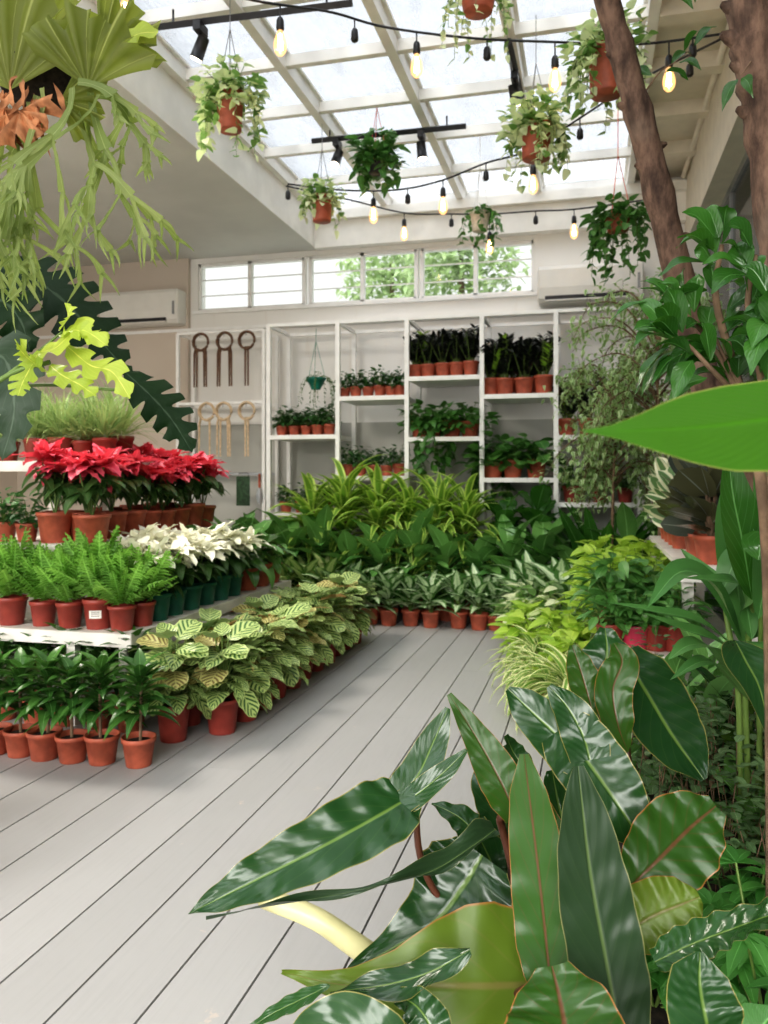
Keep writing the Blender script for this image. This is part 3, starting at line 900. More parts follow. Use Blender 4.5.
proto('rubberv', 'potted_variegated_rubber_plant', 'terracotta', .062, .105, lambda h: fol_rosette(h, .34, 24, .16, .085, 'ellip', .2, 1.2, .2, .08, wave=0, rr=1.1), 'rubber_v', variants=2, stem_mat='woody')
proto('fiddle', 'potted_fiddle_leaf_fig', 'terracotta', .1, .18, lambda h: fol_rosette(h, .95, 30, .26, .17, 'obov', -.1, 1.2, .5, .15, wave=.05), 'ficus', variants=2, stem_mat='woody')
proto('nest', 'potted_birds_nest_fern', 'terracotta', .1, .18, lambda h: fol_rosette(h, .3, 22, .68, .12, 'long', .7, 1.45, .5, .25, stem=False, nu=12, wave=.05), 'ficus', variants=1)
proto('peper', 'potted_round_leaf_plant', 'terracotta', .07, .12, lambda h: fol_cluster(h, .17, .16, 70, .095, .095, 'ellip', low=.5), 'pothos', variants=2)

# ---- LEFT BENCH (three white tiers)
BX, BY, BE = -1.83, 2.93, 4.75


Z1, Z2, Z3 = .405, .75, 1.14
PS = thing('plant_stand', 'three tier white wooden plant stand stepping up at the left', 'plant stand', (BX, BY, 0))


def tier(x0, x1, y0, y1, z, legs, lab):
    mb = MB(); w = .095; y = y0
    while y < y1 - .02:
        b = min(y + w, y1); mb.box(x0 - BX, x1 - BX, y - BY + .002, b - BY - .002, z - .018, z); y = b
    ob = mb.build('tier_top', 'bench_paint', PS, False)
    mb = MB(); mb.box(x0 - BX, x1 - BX, y0 - BY - .004, y0 - BY + .016, z - .055, z - .001); mb.box(x1 - BX - .018, x1 - BX + .002, y0 - BY, y1 - BY, z - .055, z - .001); mb.build('apron', 'bench_paint', PS, False)
    for (lx, ly, zb) in legs:
        mb = MB(); mb.box(lx - BX - .02, lx - BX + .02, ly - BY - .02, ly - BY + .02, zb, z - .02); mb.build('leg', 'bench_paint', PS, False)


tier(-4.2, BX, BY, BE, Z1, [(BX - .05, BY + .04, 0), (-2.13, BY + .04, 0), (-3.2, BY + .04, 0), (BX - .05, 3.8, 0), (BX - .05, BE - .05, 0)], '')
tier(-4.2, -2.22, 3.13, 4.62, Z2, [(-2.27, 3.2, Z1), (-3.0, 3.2, Z1), (-2.27, 4.5, Z1), (-3.9, 3.2, Z1)], '')
tier(-4.2, -2.36, 3.60, 4.62, Z3, [(-2.42, 3.66, Z2), (-2.72, 3.63, Z2), (-2.42, 4.5, Z2), (-3.9, 3.66, Z2)], '')

# ferns on the lower tier
fx = [-22, 12, 42, 70, 97, 122]
row('fern', [UY(p, 600, BY + .085) * Vector((1, 1, 0)) + Vector((0, 0, Z1)) if False else Vector((UY(p, 600, BY + .085).x, BY + .085 + (0 if k % 2 else .012), Z1)) for k, p in enumerate(fx)], 'potted fern in red pot, {} from the left at front of low bench', 'ferns on the low bench')
p = UY(143, 600, 3.16)
put('fern', (BX - .075, 3.135, Z1), 'potted fern in red pot at the corner beside the green pots', 'ferns on the low bench', sc=.95)
# sticker on one pot
stx = UY(96, 600, BY + .085)
o = [c for c in col.objects if c.name.startswith('potted_fern')][4]
mb = MB()
for a in np.linspace(-.42, .42, 7):
    pass
R_ = .0585; aa = np.linspace(-PI / 2 - .42, -PI / 2 + .42, 7); V = [(R_ * math.cos(a), R_ * math.sin(a), z) for z in (.045, .075) for a in aa]
mb.add(V, [(i, i + 1, i + 8, i + 7) for i in range(6)]); st = mb.build('label_sticker', 'sticker', o); st['label'] = 'white paper sticker'
mb = MB()
for z in (.053, .061, .068):
    V = [(1.012 * R_ * math.cos(a), 1.012 * R_ * math.sin(a), zz_) for zz_ in (z, z + .003) for a in aa[1:-1]]
    mb.add(V, [(i, i + 1, i + 6, i + 5) for i in range(4)])
mb.build('print', 'ink', st)
o.rotation_euler = (0, 0, .35)

# white poinsettias
wl = [Vector((BX - .085, y, Z1)) for y in (3.27, 3.42, 3.58, 3.74, 3.90, 4.06)]
row('white', wl, 'white poinsettia in green pot, {} from the front along low bench edge', 'white poinsettias in green pots', (.95, 1.1))
wl = [Vector((BX - .25, y, Z1)) for y in (3.33, 3.52, 3.70, 3.9)]
row('white', wl, 'white poinsettia in green pot, {} from the front in the inner row', 'white poinsettias in green pots', (1.0, 1.15))
row('anth', [Vector((BX - .09, y, Z1)) for y in (4.28, 4.46, 4.63)], 'heart leaved plant in terracotta pot, {} beyond the white poinsettias', 'heart leaved plants on the bench end', (1.0, 1.15))
row('anth', [Vector((BX - .28, y, Z1)) for y in (4.15, 4.4, 4.62)], 'heart leaved plant {} in the inner row beyond the white poinsettias', 'heart leaved plants on the bench end', (1.1, 1.2))

# red poinsettias
rl = [Vector((UY(p, 520, 3.235).x, 3.235, Z2)) for p in (55, 92)]
row('red', rl, 'crimson poinsettia in terracotta pot, {} from the left on middle bench', 'crimson poinsettias')
rl = [Vector((-2.315, y, Z2)) for y in (3.33, 3.53, 3.70, 3.86, 4.02, 4.18, 4.34, 4.5)]
row('red', rl, 'crimson poinsettia in terracotta pot, {} along the right edge of middle bench', 'crimson poinsettias')
rl = [Vector((-2.50, y, Z2)) for y in (3.42, 3.75, 4.05, 4.32)]
row('red', rl, 'crimson poinsettia {} in the inner row of middle bench', 'crimson poinsettias', (1., 1.1))
row('small', [Vector((UY(p, 520, 3.23).x, 3.23, Z2)) for p in (-22, 5, 27)], 'small dark plant in terracotta pot, {} from the left beside the poinsettias', 'small plants left of the poinsettias', (.95, 1.05))
# rushes on the top tier
row('rush', [Vector((UY(p, 440, 3.70).x, 3.70, Z3)) for p in (8, 36, 62, 84, 105)], 'feathery rush in red pot, {} from the left on top bench', 'rushes on the top bench', (.95, 1.25))
row('rush', [Vector((UY(p, 440, 3.90).x, 3.92, Z3)) for p in (50, 92, 118)], 'feathery rush {} from the left in the back row of top bench', 'rushes on the top bench', (1.1, 1.3))

# dracaenas on the floor
y1 = 2.80
row('dracaena', [Vector((UZ(p, 757, 0).x, UZ(p, q, 0).y, 0)) for p, q in ((-14, 752), (16, 754), (46, 758), (79, 761), (111, 763), (151, 766))], 'dark green dracaena in terracotta pot, {} from the left in front floor row', 'dark green dracaenas on the floor', (.98, 1.08))
for o in [c for c in col.objects if c.name.startswith('potted_dracaena')][3:4]: pass
row('dracaena', [Vector((UY(p, 740, 2.97).x, 2.97, 0)) for p in (4, 36, 66, 98, 131)], 'dark green dracaena {} from the left in second floor row', 'dark green dracaenas on the floor', (1.0, 1.08))
row('dracaena', [Vector((UY(p, 730, 3.12).x, 3.12, 0)) for p in (-5, 30, 84, 118)], 'dark green dracaena {} from the left in third row under the bench', 'dark green dracaenas on the floor', (.9, .98))

# calatheas
cy = [3.04 + .185 * i for i in range(11)]
cl = [Vector((-1.47 + rand(-.015, .015), y, 0)) for y in cy]
row('calathea', cl, 'striped calathea in red pot, {} from the front along the aisle', 'striped calatheas along the aisle', (.95, 1.08))
cl = [Vector((-1.655 + rand(-.01, .01), y + .07, 0)) for y in cy[:-1]]
row('calathea', cl, 'striped calathea {} from the front in the row nearer the bench', 'striped calatheas along the aisle', (.95, 1.05))
put('calathea', (-1.62, 2.90, 0), 'striped calathea in red pot behind the last front dracaena', 'striped calatheas along the aisle', sc=1.02)

# ---- BACK ROWS
ax = [332, 350, 370, 389, 410, 431, 458, 479, 496, 515]
row('aglao', [Vector((UY(p, 620, 5.55).x, 5.55 + rand(-.02, .02), 0)) for p in ax], 'silver leaved aglaonema in terracotta pot, {} from the left in front back row', 'silver aglaonemas across the back', (.95, 1.08))
ax = [262, 283, 304, 325]
row('aglao_y', [Vector((UY(p, 620, 5.6).x, 5.62, 0)) for p in ax], 'cream green aglaonema {} from the left behind the calatheas', 'cream aglaonemas', (1.1, 1.2))
dx = [232, 262, 292, 322, 352, 383, 415, 447, 479, 511, 543, 575]
row('dief', [Vector((UY(p, 600, 5.86).x, 5.84 + rand(-.04, .04), 0)) for p in dx], 'glossy dark dieffenbachia {} from the left behind the aglaonemas', 'glossy dieffenbachias across the back', (.92, 1.08))
row('lime', [Vector((UY(p, 600, 6.12).x, 6.12, 0)) for p in (312, 345, 378, 408, 438, 466)], 'lime striped dracaena {} from the left in front of shelving', 'lime dracaenas in front of the shelving', (.95, 1.06))
row('fiddle', [Vector((UY(p, 600, 6.12).x, 6.1, 0)) for p in (503, 536)], 'fiddle leaf fig {} from the left below the right shelves', 'fiddle leaf figs', (.92, 1.0))
put('nest', (UY(600, 600, 5.9).x, 5.85, 0), 'upright broad strap leaved fern standing right of fiddle leaf figs', 'bird nest ferns', sc=1.15)
row('peper', [Vector((UY(p, 600, 5.7).x, 5.55, .32)) for p in ()], '', '')

# ---- SHELF PLANTS
def on_shelf(key, b, k, pxs, fmt, grp, sc=(.95, 1.05), dy=.12):
    z = DECK[(b, k)]
    row(key, [Vector((UY(p, 440, YF + dy).x, YF + dy + rand(-.01, .01), z)) for p in pxs], fmt, grp, sc)


on_shelf('small', 0, 0, (282, 294, 306, 318, 329), 'small green plant in terracotta pot, {} on upper deck of first bay', 'small plants in first bay')
on_shelf('small', 0, 0, (287, 300, 313, 326), 'small green plant {} in rear row on upper deck of first bay', 'small plants in first bay', (1.05, 1.2), .3)
on_shelf('small', 0, 1, (286, 301, 315, 327), 'small green plant in terracotta pot, {} on lower deck of first bay', 'small plants in first bay', (1.0, 1.1))
on_shelf('small', 1, 0, (345, 356, 368, 380, 391, 400), 'small green plant in terracotta pot, {} on upper deck of second bay', 'small plants in second bay')
on_shelf('small', 1, 1, (348, 361, 374, 387, 399), 'small green plant in terracotta pot, {} on lower deck of second bay', 'small plants in second bay', (1.0, 1.1))
on_shelf('zz', 2, 0, (415, 428, 443, 457, 471), 'dark raven plant in terracotta pot, {} on top deck of third bay', 'raven plants in third bay', (.86, .92))
on_shelf('zz', 2, 0, (420, 436, 450, 465), 'dark raven plant {} in rear row on top deck of third bay', 'raven plants in third bay', (.92, 1.0), .32)
on_shelf('zz', 3, 0, (490, 505, 524, 544), 'dark raven plant in terracotta pot, {} on top deck of fourth bay', 'raven plants in fourth bay', (1.05, 1.12))
on_shelf('zz', 3, 0, (497, 515, 533), 'dark raven plant {} in rear row on top deck of fourth bay', 'raven plants in fourth bay', (1.1, 1.2), .32)
on_shelf('pothos', 2, 1, (420, 452, 470), 'trailing pothos in terracotta pot, {} on lower deck of third bay', 'pothos in third bay', (1.15, 1.3))
on_shelf('peper', 3, 1, (493, 513, 536), 'round leaved plant in terracotta pot, {} on lower deck of fourth bay', 'round leaved plants in fourth bay', (1.15, 1.3))
on_shelf('zz', 4, 0, (567, 588, 612), 'dark leaved plant in terracotta pot, {} on upper deck of last bay', 'dark plants in last bay', (1., 1.1))
on_shelf('bushy', 4, 1, (572, 600, 625), 'green foliage plant {} on lower deck of last bay', 'foliage plants in last bay', (1., 1.2))
# trailing plant spilling off third bay
def trailing(name, label, loc, R, n, Lmin, Lmax, mat, cat='plant', potm='terracotta', pr=.065, ph=.11, vines=10, dome=60, Ll=.06, W=.05, Hh=.1, taper=.74, hang=None, cordm='cord_grey', extra=None, gap=.035, vR=None):
    root = thing(name, label, cat, loc)
    if potm:
        pot_mb(pr, ph, taper=taper).build('pot', potm, root); soil_mb(pr, ph).build('soil', 'soil', root, False)
    mb, st = fol_cluster(ph, R, Hh, int(dome * (1.7 if hang else 1)), Ll, W, 'heart', low=.7)
    if hang: vines = int(vines * 1.5)
    add_vines(mb, st, ph, vR or pr, vines, Lmin, Lmax, Ll, W, gap)
    mb.build('foliage', mat, root); st.build('stem', 'stem', root)
    if hang:
        mb = MB(); zt = hang - loc[2]
        for a in (0, 2.09, 4.19):
            mb.tube([(pr * math.cos(a), pr * math.sin(a), ph - .01), (0, 0, ph + .32)], .0022, 5)
        mb.tube([(0, 0, ph + .32), (0, 0, zt)], .0022, 5); mb.build('hanger', cordm, root)
    return root


pz = DECK[(2, 1)]
trailing('potted_pothos', 'pothos spilling its vines over the edge between third and fourth bays', (UY(433, 440, YF + .08).x, YF + .11, pz), .15, 0, .25, .42, 'pothos', vines=16, dome=120, Ll=.085, W=.07)
trailing('potted_pothos', 'dark green pothos trailing behind the post of fourth bay', (UY(487, 440, YF + .3).x + .03, YF + .32, DECK[(3, 1)] + .0), .15, 0, .2, .4, 'pothos', vines=12, dome=110, Ll=.08, W=.07, Hh=.3)

# ---- HANGING POTS
def hanging(label, px, py, d, pr, ph, mat='pothos_var', potm='terracotta', **kw):
    p = U(px, py, d)
    p.z -= ph / 2
    return trailing('hanging_planter', label, tuple(p), kw.pop('R', .13), 0, kw.pop('Lmin', .1), kw.pop('Lmax', .3), mat, 'hanging planter', potm, pr, ph, hang=ZR - .02, **kw)


hanging('hanging terracotta pot with bushy marbled vines, closest to the ceiling slab', 230, 112, 4.0, .07, .19, taper=.8, R=.17, Hh=.17, vines=14, dome=150, Ll=.06, W=.05, Lmax=.36)
hanging('small hanging terracotta pot with yellow green vines near the slab corner', 322, 209, 5.4, .07, .17, 'pothos_var', taper=.85, R=.15, Hh=.13, vines=10, dome=110, Ll=.055, W=.045, Lmax=.22)
hanging('hanging dark green leafy basket on a coral cord', 377, 165, 5.2, .07, .11, 'pothos', 'dark_pot', R=.16, Hh=.2, vines=14, dome=110, Ll=.085, W=.06, Lmax=.2, cordm='cord_red')
hanging('hanging terracotta bowl cut off by the top of the picture', 478, 2, 3.8, .09, .10, 'pothos_var', R=.12, Hh=.1, vines=12, dome=30, Ll=.045, W=.035, Lmax=.3)
hanging('hanging terracotta pot with full marbled foliage above a glowing bulb', 536, 142, 4.2, .08, .18, 'pothos_var', taper=.88, R=.17, Hh=.17, vines=18, dome=170, Ll=.06, W=.05, Lmax=.32)
hanging('macrame hanger with speckled ceramic pot and short vines', 480, 222, 5.6, .07, .13, 'pothos', 'ceramic', R=.08, Hh=.06, vines=9, dome=20, Ll=.055, W=.045, Lmax=.26, cordm='cord_white')
hanging('large hanging terracotta pot behind the slanting tree trunk', 607, 72, 3.5, .082, .20, 'pothos_var', taper=.86, R=.18, Hh=.16, vines=18, dome=150, Ll=.055, W=.045, Lmax=.34)
hanging('hanging terracotta bowl with green leaves on coral cords beside the trunk', 618, 224, 4.2, .07, .08, 'pothos', R=.16, Hh=.08, vines=17, dome=90, Ll=.06, W=.05, Lmax=.36, cordm='cord_red')
p = UY(316, 385, YF + .2)
root = trailing('hanging_planter', 'small teal hanging bowl with thin vines inside the first shelf bay', (p.x, p.y, p.z - .04), .09, 0, .12, .3, 'creeper', 'hanging planter', 'teal_pot', .085, .10, vines=10, dome=22, Ll=.03, W=.022, taper=.45, hang=ztop - .02, cordm='teal_pot', gap=.04)

# ---- STRING LIGHTS AND TRACK LIGHTS
def bulb(parent, p, lit, drop, ox, big=1.0):
    x, y, z = np.array(p) - ox
    mb = MB(); mb.tube([(x, y, z), (x, y, z - drop)], .004, 5); mb.build('lead', 'black_metal', parent)
    mb = MB(); mb.lathe([(0, 0), (.012, 0), (.017, -.012), (.019, -.05), (.013, -.06), (0, -.06)], 12, (x, y, z - drop))
    so = mb.build('socket', 'black_metal', parent)
    if lit:
        k = big
        mb = MB(); mb.lathe([(.012 * k, -.058), (.018 * k, -.075), (.028 * k, -.105), (.031 * k, -.13), (.026 * k, -.155), (.014 * k, -.17), (.001, -.175)], 16, (x, y, z - drop))
        mb.build('glass_bulb', 'bulb_glass', so)
        mb = MB()
        for a in range(5):
            q = a * 2 * PI / 5; mb.tube([(x + .006 * math.cos(q), y + .006 * math.sin(q), z - drop - .075), (x + .012 * math.cos(q + .5), y + .012 * math.sin(q + .5), z - drop - .145)], .0028, 5)
        mb.build('filament', 'filament', so)


def string_light(label, cpts, bulbs):
    root = thing('string_light', label, 'string light', tuple(cpts[0]), 'string lights under the glass roof')
    ox = np.array(cpts[0]); C = crom(cpts, 60)
    mb = MB(); mb.tube([p - ox for p in C], .006, 6); mb.build('cable', 'black_metal', root)
    for (px, py, d, lit, drop) in bulbs:
        best = min(C, key=lambda q: abs(_proj(q)[0] - px))
        bulb(root, best, lit, drop, ox)


def _proj(q):
    d = -s_ * q[0] + c_ * q[1]; u = (c_ * q[0] + s_ * q[1]) / d
    return 384 + F * u, 478 - F * (q[2] - CH) / d


A = [U(x, y, d) for x, y, d in ((96, -22, 3.3), (200, -12, 3.4), (262, 2, 3.6), (330, 12, 3.8), (385, 27, 3.9), (470, 38, 3.9), (555, 42, 3.9), (640, 44, 3.9), (729, 33, 3.8))]
string_light('upper string of bare bulbs crossing above the potted hangers', A, [(128, 0, 0, 1, .02), (278, 0, 0, 1, .06), (353, 0, 0, 0, .05), (419, 0, 0, 1, .05), (485, 0, 0, 0, .04), (551, 0, 0, 1, .07), (672, 0, 0, 1, .07), (688, 0, 0, 0, .03)])
B = [U(x, y, d) for x, y, d in ((288, 184, 5.7), (340, 190, 5.6), (395, 190, 5.4), (440, 181, 5.2), (486, 163, 5.0), (530, 150, 4.8), (580, 118, 4.5), (640, 80, 4.2), (727, 36, 3.9))]
string_light('middle string of bare bulbs rising towards the right beam', B, [(288, 0, 0, 0, .05), (370, 0, 0, 1, .05), (407, 0, 0, 0, .04), (443, 0, 0, 1, .05), (488, 0, 0, 0, .05), (532, 0, 0, 1, .1), (580, 0, 0, 0, .06), (690, 0, 0, 0, .05)])
Cc = [U(x, y, d) for x, y, d in ((286, 186, 6.0), (350, 200, 6.2), (405, 213, 6.4), (450, 214, 6.3), (491, 214, 6.2), (535, 211, 6.1), (577, 209, 6.0), (660, 198, 5.7))]
string_light('lowest string of bare bulbs in front of the high windows', Cc, [(406, 0, 0, 1, .05), (451, 0, 0, 0, .04), (491, 0, 0, 1, .14), (534, 0, 0, 0, .04), (577, 0, 0, 1, .05)])


def track(label, a, b, heads):
    a = np.array(a); b = np.array(b)
    root = thing('track_light', label, 'track light', tuple(a), 'black track lights')
    mb = MB(); mb.tube([(0, 0, 0), tuple(b - a)], .022, 4); mb.build('track', 'black_metal', root, False)
    for f in (.12, .88):
        mb = MB()
        q = (b - a) * f; mb.tube([tuple(q), (q[0], q[1], ZR - .04 - a[2])], .006, 5)
        mb.build('bracket', 'black_metal', root)
    for f, dx, dy in heads:
        p = (b - a) * f; tgt = np.array((dx, dy, -1.)); tgt /= np.linalg.norm(tgt)
        mb = MB(); mb.box(p[0] - .02, p[0] + .02, p[1] - .045, p[1] + .045, -.06, -.015); mb.tube([(p[0], p[1], -.05), (p[0], p[1], -.11)], .008, 6)
        mb.build('adapter', 'black_metal', root, False)
        c = p + np.array((0, 0, -.13))
        mb = MB(); mb.tube([c - tgt * .05, c + tgt * .06], [.03, .034], 14); ob = mb.build('lamp_head', 'black_metal', root)
        mb = MB(); mb.tube([c + tgt * .061, c + tgt * .064], [.029, .029], 14); mb.build('lens', 'lamp_lens', ob)


zt = 3.40


def at_z(px, py): return UZ(px, py, zt)


track('long black track light near the ceiling slab', UZ(150, 28, 3.38), UZ(352, 3, 3.38), [(.26, -.5, .1), (.24, .1, .1)][:1])
track('short black track light with two spots above the leafy basket', UZ(312, 141, 3.38), UZ(466, 126, 3.38), [(.17, -.2, -.4), (.72, .1, .0)])
track('black track light running away along the third rafter', UZ(508, 42, 3.38), UZ(521, 97, 3.38), [(.5, .2, .3)])

# ================================================================== RIGHT BENCH
rb = thing('plant_bench', 'white slatted two tier bench on the right carrying rubber plants', 'bench', (0, 3.08, 0))
mb = MB(); mb.box(.04, .58, 0, 1.75, .385, .405); mb.build('lower_deck', 'bench_paint', rb, False)
mb = MB(); mb.box(.33, .62, .12, 1.75, .70, .72); mb.build('upper_deck', 'bench_paint', rb, False)
for (x, y, z) in [(.06, .02, .39), (.56, .02, .39), (.06, 1.7, .39), (.36, .14, .71), (.60, .14, .71), (.36, 1.7, .71), (.6, 1.7, .71)]:
    mb = MB(); mb.box(x - .02, x + .02, y, y + .04, 0, z); mb.build('leg', 'bench_paint', rb, False)
mb = MB(); mb.box(.04, .58, -.012, .006, .35, .404); mb.box(.33, .62, .105, .122, .66, .719); mb.build('apron', 'bench_paint', rb, False)
row('rubber', [Vector((.44 + rand(-.02, .02), y, .72)) for y in (3.30, 3.52, 3.76)], 'dark rubber plant in terracotta pot, {} from the front on right bench', 'dark rubber plants', (.95, 1.05))
row('rubber', [Vector((.55, y, .72)) for y in (3.4, 3.65)], 'dark rubber plant {} in the wall side row on right bench', 'dark rubber plants', (1., 1.1))
row('rubberv', [Vector((.42, y, .72)) for y in (3.98, 4.18, 4.38, 4.58)], 'variegated rubber plant in terracotta pot, {} behind the dark rubber plants', 'variegated rubber plants', (.95, 1.05))
row('bushy', [Vector((UY(p, 630, 3.17).x, 3.17, .405)) for p in (610, 636, 656, 676)], 'small leafy plant, {} from the left at front of right bench', 'leafy plants at front of the right bench', (.85, .95))
for o in list(col.objects):
    if o.get('label', '').startswith('small leafy plant, second'):
        for ch in o.children:
            if ch.name.startswith('pot'): ch.data = ch.data.copy(); ch.data.materials[0] = M['pink_pot']
row('bushy', [Vector((x, y, .405)) for x, y in ((.10, 3.36), (.25, 3.38), (.10, 3.52), (.24, 3.56))], 'dark leafy plant {} behind the front ones on right bench', 'leafy plants at front of the right bench', (1.1, 1.2))
row('plime', [Vector((x, y, .405)) for x, y in ((.09, 3.72), (.25, 3.76), (.09, 3.95), (.25, 4.0), (.09, 4.18), (.25, 4.25), (.09, 4.42), (.25, 4.5), (.1, 4.65))], 'lime green pothos {} from the front in the right bench cluster', 'lime pothos on the right bench', (1.05, 1.25))
# floor plants beside the right bench
row('spider', [Vector((x, y, 0)) for x, y in ((-.17, 3.62), (-.06, 3.45), (-.22, 3.90), (-.24, 4.15))], 'striped spider plant {} from the front beside right bench', 'striped spider plants', (1.0, 1.15))
row('plime', [Vector((x, y, 0)) for x, y in ((-.05, 3.72), (-.06, 3.98), (-.27, 4.42), (-.08, 4.25), (-.28, 4.66))], 'lime green pothos {} from the front on the floor', 'lime pothos on the floor', (1.3, 1.45))
row('cream', [Vector((x, y, 0)) for x, y in ((-.12, 4.5), (-.32, 4.9), (-.14, 4.8), (-.34, 5.12))], 'cream marbled plant {} from the front on the floor', 'cream marbled plants', (1.35, 1.5))
row('aglao', [Vector((x, y, 0)) for x, y in ((-.36, 5.36), (-.16, 5.1), (-.18, 5.35), (.02, 5.2), (.05, 4.95), (.2, 5.3))], 'silver leaved plant {} in the corner cluster by right bench', 'silver aglaonemas in the right corner', (1.15, 1.35))
row('dief', [Vector((x, y, 0)) for x, y in ((.25, 5.7), (.5, 5.6), (.55, 5.2))], 'glossy dark plant {} in the right back corner', 'glossy plants in the right corner', (1.0, 1.1))


# ================================================================== WEEPING FIG
def small_tree(name, label, base, H, crown_c, crown_r, n, mats, leafL, leafW, trunk_r, potr, branches=28, prof='ovate'):
    root = thing(name, label, 'tree', base)
    if potr:
        pot_mb(potr, .24).build('pot', 'terracotta', root); soil_mb(potr, .24).build('soil', 'soil', root, False)
    cc = np.array(crown_c) - np.array(base); cr = np.array(crown_r)
    mb = MB(); mb.tube(crom([(0, 0, .2), (.02, .01, H * .35), (cc[0] * .7, cc[1] * .7, cc[2]), (cc[0], cc[1], cc[2] + cr[2] * .8)], 12), np.linspace(trunk_r, .004, 13), 8); mb.build('trunk', 'woody', root)
    tw = MB(); lf = MB()
    for b in range(branches):
        az = b * 2.4; f = rng.rand()
        st = np.array((cc[0] * .7, cc[1] * .7, cc[2] - cr[2] * .8 + f * cr[2] * 1.3))
        e = cc + np.array((math.cos(az) * cr[0] * rand(.5, 1.), math.sin(az) * cr[1] * rand(.5, 1.), (f * 2 - 1) * cr[2] * .95 + rand(-.1, .1)))
        mid = (st + e) / 2 + np.array((0, 0, .12)); C = crom([st, mid, e, e + (e - mid) * .4 + np.array((0, 0, -.12))], 16)
        tw.tube(C, np.linspace(.007, .0015, 17), 5, False)
        for k in range(n // branches):
            q = C[int(rng.randint(4, 17))]; d = rng.randn(3) * (.042, .042, .04); p = q + d
            leaf(lf, p, rng.rand() * 6.28, rand(-1.1, .5), leafL * rand(.7, 1.2), leafW * rand(.8, 1.1), prof, 4, 2, .5, .25)
            if k % 3 == 0: tw.tube([q, p], .001, 4, False)
    tw.build('branches', 'woody', root); lf.build('foliage', mats, root)
    return root


small_tree('weeping_fig', 'tall airy weeping fig with small pale leaves at the right back', (.38, 4.95, 0), 2.2, tuple(U(658, 380, 5.0)), (.48, .3, .62), 3300, 'benj', .055, .030, .02, .13, 60)
small_tree('weeping_fig', 'shorter weeping fig beside the last shelf bay', (.12, 5.55, 0), 1.7, tuple(U(618, 430, 5.6)), (.42, .25, .5), 3200, 'benj', .055, .030, .015, .11, 44)
small_tree('weeping_fig', 'fine leaved weeping fig behind the right rubber plants', (.5, 4.85, 0), 1.7, tuple(U(690, 440, 4.6)), (.2, .2, .4), 1500, 'benj', .046, .022, .012, .11, 30)


# ================================================================== BIG TREE ON THE RIGHT
def trunk(label, pts, rs, knots):
    root = thing('tree', label, 'tree', tuple(pts[0]), 'bare trunks on the right')
    o = np.array(pts[0]); C = crom(pts, 40); R = np.interp(np.linspace(0, 1, 41), np.linspace(0, 1, len(rs)), rs)
    R = [r * (1 + .07 * math.sin(i * 1.7) + .05 * math.sin(i * 3.1)) for i, r in enumerate(R)]
    mb = MB(); mb.tube([p - o for p in C], R, 16); mb.build('trunk', 'bark', root)
    for k, sx in knots:
        mb = MB()
        p = C[k] - o; d = np.array((c_ * sx, s_ * sx, .35)) * R[k]
        mb.tube([p + d * .5, p + d * 1.12, p + d * 1.38], [R[k] * .42, R[k] * .26, R[k] * .12], 8)
        mb.build('branch_stub', 'bark', root)
    return root


gx = U(815, 478, 2.35)
T1 = [(gx.x + .02, gx.y, 0), tuple(U(785, 590, 2.35)), tuple(U(752, 490, 2.35)), tuple(U(708, 390, 2.35)), tuple(U(676, 265, 2.32)), tuple(U(648, 150, 2.3)), tuple(U(624, 60, 2.3)), tuple(U(603, -15, 2.3)), tuple(U(585, -90, 2.3))]
trunk('slim brown tree trunk leaning left from the bed to the roof', T1, [.055, .052, .045, .042, .041, .038, .034, .03], [(19, -1), (21, 1), (24, -1), (25, 1), (27, -1), (30, -1), (17, 1)])
gx = U(800, 478, 1.75)
T2 = [(gx.x, gx.y, 0), tuple(U(800, 478, 1.75)), tuple(U(784, 260, 1.75)), tuple(U(768, 120, 1.75)), tuple(U(756, 50, 1.75)), tuple(U(748, -20, 1.75)), tuple(U(745, -90, 1.75))]
trunk('thicker knotted trunk at the right edge of the picture', T2, [.06, .056, .052, .05, .05, .047, .044], [(20, -1), (24, -1), (27, -1), (23, 1), (30, -1)])


# leafy ficus shoots on the right (upper) -----------------------------------
def shrub(name, label, base, stems, mat, group=None, stem_mat='woody', cat='shrub', leafspec=None):
    root = thing(name, label, cat, base, group)
    o = np.array(base)
    for (pts, r0, leaves) in stems:
        C = crom(pts, 24)
        mb = MB(); mb.tube([p - o for p in C], np.linspace(r0, r0 * .3, 25), 6); mb.build('branch', stem_mat, root)
    mb = MB()
    for (pts, r0, leaves) in stems:
        C = crom(pts, 24)
        for (k, ang, Ln, W) in leaves:
            p = C[k] - o
            nvec = np.array((-.1, -.5, .85)) + rng.randn(3) * .35
            dirv = np.array((c_ * math.cos(ang), s_ * math.cos(ang), math.sin(ang))) + np.array((s_, -c_, 0)) * rand(-.5, .7)
            dirv /= np.linalg.norm(dirv)
            q = p + dirv * Ln * .2
            blade(mb, [q, q + dirv * Ln * .55 + np.array((0, 0, .006)), q + dirv * Ln + np.array((0, 0, -.014))], W / 2 * 1.05, [.06, .55, .92, 1, .88, .6, .25, .03], nvec, 12, 4, .3, .08, 2)
    mb.build('foliage', mat, root)
    return root


def rl(n, a0, a1, Ln, W, ks=(4, 24)):
    return [(int(rng.randint(*ks)), rand(a0, a1), Ln * rand(.75, 1.15), W * rand(.85, 1.1)) for _ in range(n)]


